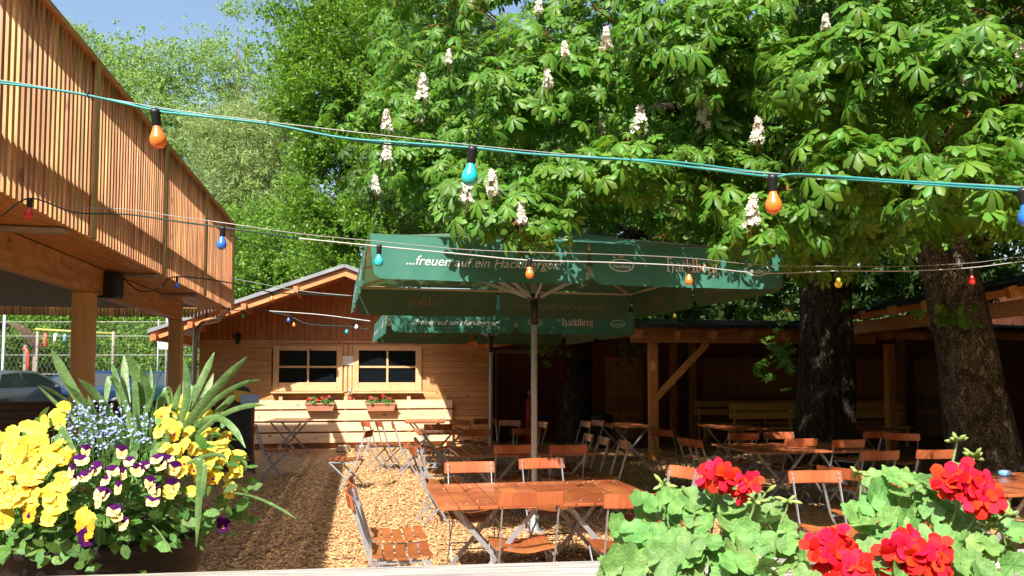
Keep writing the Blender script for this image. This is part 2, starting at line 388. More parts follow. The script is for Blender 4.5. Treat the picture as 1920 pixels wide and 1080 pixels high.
for s in (-1, 1):
    def P(x, y, up=0): return (XC + s * x, y, rz(XC + s * x) + up)
    mb = MB(); xo = HW
    mb.poly([P(0, -OV, .07), P(xo, -OV, .07), P(xo, DEP + .5, .07), P(0, DEP + .5, .07)], .05, (0, 0, 1)); mb.build('roof', ROOFG if s < 0 else ROOFG, hut)
    mb = MB(); n = 30
    for k in range(n):
        yy = -OV + .02 + k * (DEP + 1.6) / n
        mb.poly([P(.02, yy), P(xo, yy), P(xo, yy + .24), P(.02, yy + .24)], .03, (0, 0, 1))
    mb.build('soffit_boards', FASCIA, hut)
    mb = MB(); mb.poly([P(0, -OV - .035, -.12), P(xo, -OV - .035, -.12), P(xo, -OV - .035, .075), P(0, -OV - .035, .075)], .03, (0, 1, 0)); mb.build('barge_board', FASCIA, hut)
    mb = MB(); a, b = Vector(P(0, -OV - .06, .10)), Vector(P(xo + .03, -OV - .06, .10)); mb.bar(a, b, .10, .075); mb.build('metal_roof_edge', ROOFG, hut)
    for xx in (1.0, 2.05, 3.1, 3.8):
        MB().box((XC + s * xx, DEP / 2 - .85, rz(XC + s * xx) - .07), (.10, DEP + 1.55, .13)).build('purlin', GABLE, hut)
    MB().box((XC + s * (XR - .05), -.85, ZW - .03), (.17, 1.55, .19)).build('wall_plate', FASCIA, hut)
for (pl, pr) in ((513, 642), (662, 790)):
    (xa, za) = hl(pl, 648); (xb, zb) = hl(pr, 733); (ga, gz) = hl(pl + 11, 657); (gb, gz2) = hl(pr - 11, 717)
    wf = MB()
    wf.box(((xa + ga) / 2, -.025, (za + zb) / 2), (ga - xa, .06, za - zb), bev=.006); wf.box(((xb + gb) / 2, -.025, (za + zb) / 2), (xb - gb, .06, za - zb), bev=.006)
    wf.box(((ga + gb) / 2, -.025, (za + gz) / 2), (gb - ga - .004, .055, za - gz), bev=.006); wf.box(((ga + gb) / 2, -.025, (gz2 + zb) / 2), (gb - ga - .004, .055, gz2 - zb), bev=.006)
    wfo = wf.build('window', PINEF, hut)
    MB().box(((ga + gb) / 2, .02, (gz + gz2) / 2), (gb - ga, .012, gz - gz2)).build('pane', GLASSD, wfo)
    mu = MB(); mu.box(((ga + gb) / 2, -.005, (gz + gz2) / 2), (.045, .03, gz - gz2)); mu.box(((ga + gb) / 2, -.0035, (gz + gz2) / 2 - .01), (gb - ga, .027, .045)); mu.build('muntin', PINEF, wfo)
    cu = MB(); cu.box((ga + .12, .09, (gz + gz2) / 2), (.2, .01, gz - gz2)); 
    cu.build('curtain', PAPER, wfo)
    mb = MB(); mb.box(((xa + xb) / 2, -.10, zb - .03), (xb - xa + .05, .20, .04), bev=.005); mb.build('window_shelf', PINEF, hut)
(xa, za) = hl(655, 652); (xb, zb) = hl(662, 740)
for px in (648, 657): MB().box((hl(px, 700)[0], -.015, 1.85), (.07, .03, 1.1), bev=.005).build('trim_board', PINEF, hut)
x, z = hl(652, 676); MB().box((x + .01, -.042, z), (.30, .006, .21)).build('notice_sheet', PAPER, hut)
# low plank panel along the wall
pp = thing('plank_panel', 'row of pale wide planks with gaps fixed low along the hut wall', 'plank panel', H0 - GY * .12, GA)
for k, (a, b) in enumerate(((750, 766), (769, 788), (791, 808), (811, 829))):
    z1 = hl(700, a, .15)[1]; z0 = hl(700, b, .15)[1]; x1 = hl(848, a, .15)[0]
    MB().box(((-3.15 + x1) / 2, -.03, (z0 + z1) / 2), (x1 + 3.15, .035, z1 - z0), bev=.004).build('plank', mat('pale_plank', (.62, .38, .22), (.76, .52, .33), .5, 2, (.5, 5, 5), .12, island=.12, orand=.1, knots=(2.6, (1, .3, 1.4))), pp)
for xx in (-2.9, -1.4, 0.05, 1.5, 2.35):
    MB().box((xx, .03, .62), (.08, .08, 1.2)).build('batten', PINEF, pp)
for px, lab in ((447, 'black wall lantern on the hut left of the windows'), (851, 'black wall lantern on the hut right of the windows, under the far parasol')):
    x, z = hl(px, 636); L = thing('wall_lantern', lab, 'wall lantern', H0 + GX * x - GY * .1 + Vector((0, 0, z)), GA)
    MB().box((0, .06, .05), (.10, .03, .16)).build('back_plate', BLACKP, L)
    MB().lathe([(.02, .14), (.09, .06), (.085, .05), (.05, .05), (.04, -.10), (.02, -.12)], seg=6).build('lantern_cage', BLACKP, L)
    MB().lathe([(.035, .045), (.044, 0), (.033, -.09)], seg=6).build('lamp_glass', mat('smoky_glass', (.12, .10, .07), None, .15), L)
# flower boxes on the hut
TERRA = mat('terracotta_plastic', (.42, .17, .10), (.50, .22, .13), .55, 12)
GERL = mat('small_geranium_leaves', (.05, .13, .02), (.09, .2, .035), .6, 6, island=.4, trans=.2)
REDP = mat('red_petals', (.75, .012, .014), None, .5, island=.25, trans=.15)
for (pa, pb, lab) in ((573, 627, 'terracotta flower box of red geraniums under the left hut window'), (686, 741, 'terracotta flower box of red geraniums under the right hut window')):
    xa, zt = hl(pa, 757, .25); xb, zb = hl(pb, 770, .25); W = xb - xa
    fb = thing('flower_box', lab, 'flower box', H0 + GX * (xa + xb) / 2 - GY * .27 + Vector((0, 0, zb)), GA)
    h = zt - zb
    m_ = MB(); m_.poly([(-W / 2 + .03, -.07, 0), (W / 2 - .03, -.07, 0), (W / 2, -.10, h), (-W / 2, -.10, h)])
    m_.poly([(-W / 2 + .03, .07, 0), (W / 2 - .03, .07, 0), (W / 2, .10, h), (-W / 2, .10, h)])
    m_.poly([(-W / 2 + .03, -.07, 0), (-W / 2 + .03, .07, 0), (-W / 2, .10, h), (-W / 2, -.10, h)]); m_.poly([(W / 2 - .03, -.07, 0), (W / 2 - .03, .07, 0), (W / 2, .10, h), (W / 2, -.10, h)])
    m_.poly([(-W / 2 + .03, -.07, 0), (W / 2 - .03, -.07, 0), (W / 2 - .03, .07, 0), (-W / 2 + .03, .07, 0)]); m_.poly([(-W / 2, -.10, h - .02), (W / 2, -.10, h - .02), (W / 2, .10, h - .02), (-W / 2, .10, h - .02)])
    m_.build('planter_box', TERRA, fb)
    MB().box((0, -.105, h), (W + .04, .02, .035), bev=.004).build('rim', TERRA, fb)
    MB().box((0, .15, .0), (W * .6, .12, .02)).build('wall_bracket', BLACKP, fb)
    n = 420; th = RNG.uniform(0, 2 * np.pi, n); ph = RNG.uniform(0, 1, n); lobe = np.where(RNG.random(n) < .5, -W * .24, W * .24)
    rr_ = RNG.uniform(.6, 1, n); d = np.stack([np.cos(th) * np.sqrt(1 - ph ** 2), np.sin(th) * np.sqrt(1 - ph ** 2), ph], -1)
    P_ = d * rr_[:, None] * np.array([W * .27, .13, .17]) + np.stack([lobe, 0 * lobe, h + .0 * lobe], -1)
    X, Y, Z = basis(d + RNG.normal(0, .4, d.shape), RNG)
    hexv = [(math.cos(a) * (1 if k % 2 else .85), math.sin(a) * (1 if k % 2 else .85), .1 * (k % 2)) for k, a in enumerate(np.linspace(0, 2 * math.pi, 8, endpoint=False))]
    scatter('foliage', hexv, [np.arange(8)[None]], P_, X, Y, Z, RNG.uniform(.02, .042, n), GERL, fb)
    for q in range(4):
        c = np.array([(-.33 + .22 * q) * W + random.uniform(-.03, .03), -.08, h + .13 + random.uniform(-.05, .07)])
        k = 22; P2 = c + RNG.normal(0, .02, (k, 3)); X, Y, Z = basis(RNG.normal(0, 1, (k, 3)) + [0, -1, .6], RNG)
        scatter('flower_head', hexv, [np.arange(8)[None]], P2, X, Y, Z, np.full(k, .018), REDP, fb)
# small figure hung between boxes
x, z = hl(657, 738, .05); hg = thing('hanging_ornament', 'small red and metal ornament hanging on the hut wall between the two flower boxes', 'ornament', H0 + GX * x - GY * .09 + Vector((0, 0, z)), GA)
MB().tube([(0, 0, .14), (0, 0, -.1)], .018, 8).box((0, 0, .05), (.2, .03, .03), bev=.005).build('cross_bar', mat('pewter', (.3, .28, .27), None, .4, metal=.6), hg)
MB().lathe([(.01, .0), (.05, -.02), (.055, -.08), (.02, -.13)], c=(0, 0, -.06), seg=10).build('red_pot', mat('red_glaze', (.45, .04, .03), None, .4), hg)
for i, (px, lab) in enumerate(((645, 'shiny steel bowl on the ground by the hut, left of its twin'), (678, 'shiny steel bowl on the ground by the hut, right of its twin'))):
    p = at(px, 838, 17.4); p.z = .01
    b = thing('steel_bowl', lab, 'bowl', p, 0, 'steel bowls at the foot of the hut wall')
    MB().lathe([(.17, 0), (.175, .01), (.13, .12), (.14, .13), (.12, .115), (.11, .04), (.02, .03)], seg=24).build('bowl', mat('bright_steel', (.75, .76, .78), None, .18, metal=1), b)
    MB().lathe([(.178, .004), (.186, .0), (.184, .02), (.17, .02)], seg=24).build('rubber_ring', BLACKP, b)
# ------------------------------------------------------------------ pavilion on the right
pa = onplane(1183, 628, (3.2, 15.6, 0), Vector((0, 1, 0)))
pav = thing('timber_pavilion', 'open timber pavilion with orange beams, post and brace in deep shade, behind the trees', 'pavilion')
BZ = 2.50
def wp(px, D): 
    p = at(px, 700, D); return Vector((p.x, p.y, 0))
A = wp(1184, 15.5); B = wp(1640, 16.3)
dAB = (B - A).normalized()
MB().bar(A + Vector((0, 0, BZ - .08)), B + Vector((0, 0, BZ - .08)), .14, .17, bev=.008).build('front_beam', SHEDB, pav)
for px in (1224, 1668):
    q = wp(px, 15.55 + (px - 1184) * .0018); MB().box((q.x, q.y, (BZ - .17) / 2), (.16, .16, BZ - .17), Matrix.Rotation(GA, 3, 'Z')).build('post', SHEDB, pav)
q = wp(1226, 15.57); q2 = wp(1326, 15.75)
MB().bar(q + Vector((0, -.02, 1.2)), q2 + Vector((0, -.02, BZ - .17)), .10, .12, bev=.005).build('brace', SHEDB, pav)
C1_, C2_ = Vector((6.15, 14.6, 2.52)), Vector((5.9, 8.6, 2.62))
MB().bar(C1_ + Vector((-.1, .7, 0)), C2_ + Vector((2.4, -2.0, .12)), .14, .22, bev=.008).build('side_beam', SHEDB, pav)
# roof of the back wing: rises from the beam towards the back
nrmv = Vector((-dAB.y, dAB.x, 0)); BACK = 5.6
for k in range(16):
    o = A + dAB * (-2.2 + k * .75); MB().bar(o - nrmv * .45 + Vector((0, 0, BZ - .02)), o + nrmv * BACK + Vector((0, 0, BZ + .50)), .09, .15).build('rafter', FASCIA if k % 2 else SHEDB, pav)
mb = MB(); a0, a1 = A - dAB * 4.2 - nrmv * .6, B + dAB * 9 - nrmv * .6
mb.poly([a0 + Vector((0, 0, BZ + .10)), a1 + Vector((0, 0, BZ + .10)), a1 + nrmv * 6.6 + Vector((0, 0, BZ + .70)), a0 + nrmv * 6.6 + Vector((0, 0, BZ + .70))], .06, (0, 0, 1))
mb.build('roof', ROOFD, pav)
mb = MB(); w0, w1 = A - dAB * 4.0 + nrmv * BACK, B + dAB * 9 + nrmv * BACK
L_ = (w1 - w0).length; k = 0; x = 0
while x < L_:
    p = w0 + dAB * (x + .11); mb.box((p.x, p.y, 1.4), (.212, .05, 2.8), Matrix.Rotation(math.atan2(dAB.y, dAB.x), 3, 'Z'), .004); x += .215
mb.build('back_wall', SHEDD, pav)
rotA = Matrix.Rotation(math.atan2(dAB.y, dAB.x), 3, 'Z')
for (pxa, pxb, zt) in ((1135, 1205, 2.15), (1318, 1690, 2.15), (1715, 1800, 2.15)):
    p = onplane(pxa, 700, w0 - nrmv * .06, nrmv); q = onplane(pxb, 700, w0 - nrmv * .06, nrmv); c = (p + q) / 2
    m_ = MB(); L2 = (q - p).length; z = 0
    while z < zt: m_.box((c.x, c.y, z + .07), (L2, .03, .14), rotA, .004); z += .145
    m_.build('wall_panel', SHED, pav)
for px in (1262, 1298, 1690):
    p = onplane(px, 700, w0 - nrmv * .6, nrmv); MB().box((p.x, p.y, 1.4), (.15, .15, 2.8), rotA).build('post', SHED, pav)
# right wing
mb = MB(); mb.poly([(5.6, 16, 2.70), (7.6, 4.0, 2.95), (14, 4.0, 4.4), (14, 17, 4.4)], .06, (0, 0, 1)); mb.build('roof', ROOFD, pav)
for k in range(14):
    yy = 4.6 + k * .8; xo = 7.5 - (yy - 4) * .165; MB().bar((xo, yy, 2.66 + .02 * (16 - yy) * .8), (13.9, yy, 4.28), .09, .15).build('rafter', SHEDB, pav)
mb = MB(); yy = 3.8
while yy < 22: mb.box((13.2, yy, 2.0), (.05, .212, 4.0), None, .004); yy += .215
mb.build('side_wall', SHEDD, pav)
# doorway block with cabinet between hut and back wing
kio = thing('serving_hatch_shed', 'dark shed with pale door frame and white door between hut and big tree trunk', 'shed', wp(985, 20.5), GA)
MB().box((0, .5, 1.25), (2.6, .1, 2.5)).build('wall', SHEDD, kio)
fr = MB(); fr.box((-.72, .36, 1.15), (.09, .12, 2.3)); fr.box((1.0, .36, 1.15), (.09, .12, 2.3)); fr.box((.14, .358, 2.32), (1.95, .12, .10)); fr.build('door_frame', PINEF, kio)
MB().box((-.22, .41, 1.1), (.58, .05, 1.9), bev=.01).build('door', mat('grey_white_door', (.42, .42, .44), None, .5), kio)
MB().box((.0, -.3, 2.62), (3.4, 1.9, .08), Matrix.Rotation(R(4), 3, 'X')).build('roof', ROOFD, kio)
mb = MB()
for k in range(10): mb.box((.62, .34, .35 + k * .19), (.66, .1, .03)); 
mb.build('shelf', DARKW, kio)
p = wp(993, 19.6); ex = thing('fire_extinguisher', 'tall red gas cylinder standing in the dark doorway behind the parasol pole', 'gas cylinder', p)
MB().lathe([(.10, 0), (.12, .02), (.12, 1.0), (.10, 1.1), (.04, 1.16), (.04, 1.2)], seg=16).build('cylinder', mat('red_enamel', (.35, .012, .015), None, .35), ex)
MB().lathe([(.03, 1.2), (.05, 1.22), (.05, 1.29), (.02, 1.32)], seg=10).build('valve', STEEL, ex)
ex.name = 'gas_cylinder'
MB_c = wp(952, 19.4); bn = thing('rubbish_bin', 'dark bin standing left of the tree trunk in the shade', 'bin', wp(1128, 18.2))
MB().lathe([(.2, 0), (.24, .7), (.26, .72), (.26, .76), (.1, .82)], seg=18).build('bin_body', mat('dark_bin', (.02, .022, .025), None, .5), bn)
MB().box((0, -.02, .84), (.12, .05, .03)).build('handle', BLACKP, bn)
# benches of the pavilion
def bench(pxa, pxb, ytop, ybot, D, lab, D2=None):
    p = at(pxa, 700, D); q = at(pxb, 700, D2 or D); c = Vector(((p.x + q.x) / 2, (p.y + q.y) / 2, 0)); L = (q - p).length
    ang = math.atan2(q.y - p.y, q.x - p.x)
    b = thing('long_bench', lab, 'bench', c, ang, 'long benches in the pavilion')
    for z in (.95, .74): MB().box((0, .16, z), (L, .03, .15), bev=.005).build('backrest_board', BENCHY, b)
    MB().box((0, -.06, .45), (L, .34, .04), bev=.006).build('seat', BENCHY, b)
    for sx in (-1, -.33, .33, 1):
        MB().bar((sx * (L / 2 - .15), .195, 0), (sx * (L / 2 - .15), .195, 1.0), .07, .04).build('leg', BENCHY, b); MB().box((sx * (L / 2 - .15), -.18, .215), (.07, .05, .43)).build('leg', BENCHY, b)
    return b
bench(1305, 1686, 750, 775, 20.3, 'long yellow bench with two backrest boards at the pavilion back wall, behind the thick trunk', 21.2)
bench(1372, 1700, 795, 805, 18.3, 'lower yellow bench in front of the longest bench, behind the thick trunk', 19.0)
# ------------------------------------------------------------------ foreground rail
RZ = 1.19
ra = onz(350, 1072, RZ); rb_ = onz(1140, 1050, RZ); dr = (rb_ - ra).normalized(); nr = Vector((dr.y, -dr.x, 0))
r0 = ra - dr * 1.6; r1 = ra + dr * 5.0
rail = thing('wooden_railing', 'weathered grey wooden rail across the bottom of the view, before the tables', 'railing', (0, 0, 0))
c0, c1 = r0 + nr * .07, r1 + nr * .07
o = MB(); o.box((0, 0, 0), ((r1 - r0).length, .14, .05), None, .006)
o = o.build('top_rail', GREYW, rail); o.location = (c0 + c1) / 2 - Vector((0, 0, .025)); o.rotation_euler = (0, 0, math.atan2(dr.y, dr.x))
for t in (.2, 2.0, 3.9, 6.2):
    q = r0 + dr * t + nr * .07; MB().box((q.x, q.y, (RZ - .05) / 2), (.09, .09, RZ - .05)).build('post', GREYW, rail)
for z in (.35, .7): MB().bar(Vector((c0.x, c0.y, z)) + nr * .06, Vector((c1.x, c1.y, z)) + nr * .06, .025, .12).build('rail_board', GREYW, rail)

# ------------------------------------------------------------------ added house behind the camera, unseen, blocks low sky light
inn = thing('added_sky_block_house', 'added unseen house with shutters behind the viewpoint, blocking low sky light from the garden', 'house', (6, -7, 0))
MB().box((0, -5, 3.3), (52, 10, 6.6)).build('wall', mat('sky_block_plaster', (.30, .26, .20), (.36, .32, .25), .9, 3), inn)
for s in (-1, 1): MB().box((0, -5 + s * 2.7, 8.2), (53, 6.9, .2), Matrix.Rotation(R(-31 * s), 3, 'X')).build('roof', mat('sky_block_tiles', (.16, .06, .04), (.22, .09, .06), .8, 9), inn)
for k in range(12):
    for z in (1.6, 4.6):
        wd = MB().box((-23 + k * 4.2, .03, z), (1.2, .08, 1.5)).build('window', GLASSD, inn); MB().box((-23 + k * 4.2 - .95, .04, z), (.6, .06, 1.5)).box((-23 + k * 4.2 + .95, .04, z), (.6, .06, 1.5)).build('shutters', mat('green_shutter', (.03, .08, .04), None, .6), wd)
def recenter(t, loc):
    loc = Vector(loc); t.location = loc
    for c in t.children: c.location = c.location - loc
recenter(pav, (A.x, A.y, 0)); recenter(rail, (ra.x, ra.y, 0))
# ------------------------------------------------------------------ folding chair (faces +x, origin under the seat)
def make_chair():
    t = thing('folding_chair', 'x', 'chair')
    def brd(u, v):
        y = (u - .5) * .46; return None
    # curved backrest
    mb = MB(); n = 10
    def face(off, zz):
        return [Vector((-.325 - .030 * (1 - (2 * i / n - 1) ** 2) + off, -.228 + .456 * i / n, zz)) for i in range(n + 1)]
    q = [face(0, .785), face(0.0 - .022, .885), face(.018 - .022, .885), face(.018, .785)]
    vs = [[mb.bm.verts.new(p) for p in r_] for r_ in q]
    for a in range(4):
        b = (a + 1) % 4
        for i in range(n): mb.bm.faces.new((vs[a][i], vs[a][i + 1], vs[b][i + 1], vs[b][i]))
    mb.bm.faces.new([vs[a][0] for a in range(4)]); mb.bm.faces.new([vs[a][n] for a in range(4)][::-1])
    bmesh.ops.recalc_face_normals(mb.bm, faces=mb.bm.faces)
    bmesh.ops.bevel(mb.bm, geom=[e for e in mb.bm.edges if e.is_boundary or e.calc_face_angle(0) > .8], offset=.005, segments=2, affect='EDGES')
    mb.build('backrest', SLATR, t)
    mb = MB()
    for k in range(5):
        x0 = -.19 + k * .082; 
        def prof(yy): return .452 - .016 * math.cos(yy / .21 * math.pi) * 0.9 - .010 * abs(k - 2) * -1
        m = 8
        for j in range(m):
            ya, yb = -.215 + .43 * j / m, -.215 + .43 * (j + 1) / m
            za, zb = prof(ya), prof(yb)
            v = [mb.bm.verts.new(p) for p in ((x0, ya, za), (x0 + .066, ya, za), (x0 + .066, yb, zb), (x0, yb, zb), (x0, ya, za - .016), (x0 + .066, ya, za - .016), (x0 + .066, yb, zb - .016), (x0, yb, zb - .016))]
            for f in ((0, 1, 2, 3), (4, 7, 6, 5), (0, 4, 5, 1), (3, 2, 6, 7)): mb.bm.faces.new([v[i] for i in f])
            if j == 0: mb.bm.faces.new([v[i] for i in (0, 3, 7, 4)])
            if j == m - 1: pass
            mb.bm.faces.new([v[i] for i in (1, 5, 6, 2)]); 
            if j: mb.bm.faces.new([v[i] for i in (0, 3, 7, 4)])
    bmesh.ops.remove_doubles(mb.bm, verts=mb.bm.verts, dist=.0005)
    mb.build('seat', SLATR, t)
    for s in (-1, 1):
        mb = MB(); y = s * .196
        mb.bar((-.335, y, .87), (-.205, y, .45), .007, .024, up=(1, 0, .3)); mb.bar((-.205, y, .45), (.06, y, .012), .007, .024, up=(1, 0, .3))
        mb.box((.065, y, .006), (.07, .009, .012)); mb.build('upright', STEEL, t)
        mb = MB(); y2 = s * .206
        mb.bar((.19, y2, .432), (-.27, y2, .010), .007, .022, up=(1, 0, .3)); mb.box((-.275, y2, .006), (.06, .009, .012)); mb.build('leg', STEEL, t)
        MB().box((0, s * .187, .432), (.38, .006, .022)).build('seat_rail', STEEL, t)
        for z, x in ((.855, -.340), (.81, -.328)):
            MB().box((x + .018, s * .196, z), (.02, .014, .012)).build('rivet', STEEL, t)
    MB().tube([(-.065, -.196, .22), (-.065, .196, .22)], .006, 6).build('stretcher', STEEL, t)
    MB().tube([(-.11, -.206, .155), (-.11, .206, .155)], .006, 6).build('stretcher', STEEL, t)
    return t
chair0 = make_chair(); kids(chair0); CHN = [0]
def put_chair(B, deg, lab):
    a = R(deg); B = Vector(B); d = Vector((math.cos(a), math.sin(a), 0)); loc = B + d * .34; loc.z = 0
    c = chair0 if CHN[0] == 0 else copy_tree(chair0); CHN[0] += 1
    c.location = loc; c.rotation_euler = (0, 0, a); c['label'] = lab; c['category'] = 'chair'; c['group'] = 'folding beer garden chairs'
    return c
def chp(px, py, deg, lab): return put_chair(onz(px, py, .885), deg, lab)
aw, to, ri, le = 100.8, -79.2, 10.8, 190.8
chp(997, 922, 100.8, 'folding chair seen from behind at the near side of the nearest table, left one')
chp(1196, 925, 98, 'folding chair seen from behind at the near table, half hidden by the geraniums')
chp(880, 866, -80, 'pale orange sunlit chair facing the camera beyond the nearest table, left of the parasol pole')
chp(1015, 859, -74, 'sunlit chair facing the camera beyond the nearest table, right in front of the parasol pole')
put_chair((-1.10, 5.38, 0), 11, 'sunlit chair at the left end of the nearest table, the closer of two')
put_chair((-1.20, 5.93, 0), 13, 'sunlit chair at the left end of the nearest table, the farther of the two')
chp(1285, 876, 205, 'chair with sunlit back just left of the upper left red geranium head')
chp(1330, 884, 196, 'chair behind the upper left red geranium head at the right end of the nearest tables')
chp(963, 834, 100.8, 'shaded chair seen from behind at the second table row, left of the parasol pole')
chp(1066, 834, 100.8, 'shaded chair seen from behind at the second table row, right of the parasol pole')
put_chair((-1.13, 8.9, 0), 14, 'chair turned sideways at the left end of the second table row, the nearer one')
put_chair((-1.2, 9.9, 0), 10, 'chair turned sideways at the left end of the second table row, the farther one')
put_chair((1.36, 9.5, 0), 188, 'chair at the right end of the second table row, nearest of three')
put_chair((1.18, 10.05, 0), 192, 'chair at the right end of the second table row, middle of three in a row')
put_chair((1.04, 10.62, 0), 190, 'chair at the right end of the second table row, farthest of three in a row')
chp(892, 805, -80, 'small bright sunlit chair facing the camera, at the left behind the second table row')
chp(988, 803, 101, 'dark chair seen from behind in the third row, just left of the near pole')
chp(821, 795, 97, 'dark chair seen from behind at the shaded table in front of the hut planks')
chp(910, 785, -78, 'orange chair facing the camera at the foot of the far parasol pole')
chp(957, 788, -120, 'red-brown chair turned half left between the two parasol poles')
chp(1019, 791, 200, 'small chair side-on right behind the near parasol pole')
chp(1100, 790, 200, 'small shaded chair side-on in front of the farthest trunk, left one')
chp(1122, 788, 205, 'small shaded chair side-on in front of the farthest trunk, right one')
chp(616, 768, 200, 'tall-looking chair side-on in front of the hut, right of the shaded hut table')
chp(684, 789, 30, 'small chair with dark back before the hut planks, left of a pair')
chp(709, 789, 25, 'small chair with dark back before the hut planks, right of a pair')
chp(737, 792, 10, 'sunlit chair with slatted seat in view before the hut planks')
chp(693, 806, 175, 'chair side-on in the sun between the hut and the second table row')
chp(862, 787, 60, 'chair with sunlit grey upright against the mottled right end of the hut')
chp(478, 796, 14, 'chair in the terrace shadow left of the shaded hut table')
chp(1503, 822, 100.8, 'shaded chair seen from behind at the dark table in front of the thick trunk')
chp(1592, 824, 102, 'shaded chair seen from behind, right of the one before the thick trunk')
chp(1300, 823, 12, 'dark chair side-on left of the table in front of the thick trunk, nearer one')
chp(1285, 821, 16, 'dark chair side-on left of the table in front of the thick trunk, farther one')
chp(1652, 845, 103, 'chair with a patch of sun on its backrest, right of the thick trunk')
chp(1756, 843, 98, 'shaded chair in front of the leaning trunk, left of it')
chp(1572, 876, 30, 'orange-backed chair turned sideways left of the dark right-hand tables, left of two')
chp(1662, 889, 40, 'orange-backed chair turned sideways behind the right geranium leaves')
chp(1395, 812, 99, 'dark chair far back between the brace post and the thick trunk')
chp(1460, 810, -80, 'dark chair far back just left of the thick trunk')
chp(1240, 805, 40, 'dark chair far back under the pavilion post')
chp(1640, 808, 120, 'dark chair far back under the yellow bench, right of the thick trunk')
chp(1690, 812, 60, 'dark chair far back between the two large trunks')
put_chair(onz(1535, 990, .46) + Vector((.06, .22, 0)), -85, 'chair with orange seat just showing between the two geranium plants')
# ------------------------------------------------------------------ folding table (x = width .82, y = length 1.2)
def make_table():
    t = thing('folding_table', 'x', 'table'); W, L = .84, 1.2; n = 6; p = W / n
    mb = MB()
    for k in range(n): mb.box((-W / 2 + p * (k + .5), 0, .738), (p - .009, L, .024), bev=.004)
    mb.build('tabletop', SLATR, t)
    for s in (-1, 1): MB().box((0, s * (L / 2 - .14), .716), (W - .06, .035, .018)).build('batten', STEEL, t)
    mb = MB()
    for k in range(n):
        for s in (-1, 1): mb.box((-W / 2 + p * (k + .5), s * (L / 2 - .14), .7515), (.014, .014, .003))
    mb.build('screw', STEEL, t)
    for s in (-1, 1):
        for d in (-1, 1):
            y = s * (L / 2 - .14) + d * .010
            mb = MB(); mb.bar((d * -.30, y, .705), (d * .30, y, .015), .010, .034, up=(1, 0, 0)); mb.box((d * .31, y, .008), (.06, .014, .016)); mb.build('leg', STEEL, t)
    for x in (-.27, .27): MB().tube([(x, -L / 2 + .14, .06), (x, L / 2 - .14, .06)], .007, 6).build('stretcher', STEEL, t)
    return t
tab0 = make_table(); kids(tab0); TN = [0]
def put_table(px, py, lab, k=0, deg=10.8):
    """px,py = near-left corner of the tabletop ; k = tables to the right of it"""
    a = R(deg); gx = Vector((math.cos(a), math.sin(a), 0)); gy = Vector((-gx.y, gx.x, 0))
    c = onz(px, py, .75) + gx * (.42 + k * .846) + gy * .6; c.z = 0
    t = tab0 if TN[0] == 0 else copy_tree(tab0); TN[0] += 1
    t.location = c; t.rotation_euler = (0, 0, a); t['label'] = lab; t['category'] = 'table'; t['group'] = 'folding beer garden tables'
put_table(824, 952, 'nearest sunlit slatted table with a chair drawn up to its near side')
put_table(824, 952, 'sunlit slatted table joined on the right of the nearest one, behind the geranium leaves', 1)
put_table(860, 854, 'shaded table of the second row, left, with a bright patch at its left end')
put_table(860, 854, 'shaded table of the second row, joined on the right, before three sideways chairs', 1)
put_table(782, 812, 'dark table in front of the hut planks, below the far parasol left side')
put_table(757, 791, 'small sunlit reddish table in front of the pale hut planks', 0, 5)
put_table(494, 790, 'table in the terrace shadow before the hut, left of the windows', 0, 5)
put_table(1415, 848, 'dark table in front of the thick trunk, its left edge angled')
put_table(1415, 848, 'dark table joined on the right of the one before the thick trunk', 1)
put_table(1148, 800, 'dim far table in the shade left of the pavilion post')
put_table(1362, 804, 'dim far table left of the thick trunk, near the lower yellow bench')
put_table(1612, 806, 'dim far table right of the thick trunk near the lower yellow bench')
put_table(1800, 930, 'dark table at the right edge, with a small blue ashtray on it')
put_table(1800, 930, 'dark table at the right frame edge, joined to the one with the ashtray', 1)
p = onz(1883, 893, .752); ash = thing('ashtray', 'small blue glass ashtray on the dark table at the right', 'ashtray', p)
MB().lathe([(.03, 0), (.05, .005), (.055, .045), (.048, .045), (.042, .015), (.01, .012)], seg=14).build('bowl', mat('blue_glass', (.12, .35, .6), None, .1), ash)
MB().lathe([(.05, .045), (.056, .047), (.056, .052), (.048, .05)], seg=14).build('rim', mat('blue_glass_rim', (.4, .6, .8), None, .1), ash)
# ------------------------------------------------------------------ lettering
def text_geo(s, shear=0.0, bold=0.0):
    cu = bpy.data.curves.new('lettering_source', 'FONT'); cu.body = s; cu.size = 1; cu.shear = shear; cu.offset = bold; cu.align_x = 'CENTER'; cu.resolution_u = 3
    o = bpy.data.objects.new('lettering_source', cu); COL.objects.link(o); bpy.context.view_layer.update()
    me = bpy.data.meshes.new_from_object(o.evaluated_get(bpy.context.evaluated_depsgraph_get()))
    V = np.array([v.co[:] for v in me.vertices]); Fs = [tuple(p.vertices) for p in me.polygons]
    bpy.data.objects.remove(o); bpy.data.curves.remove(cu); bpy.data.meshes.remove(me)
    return V[:, :2], Fs
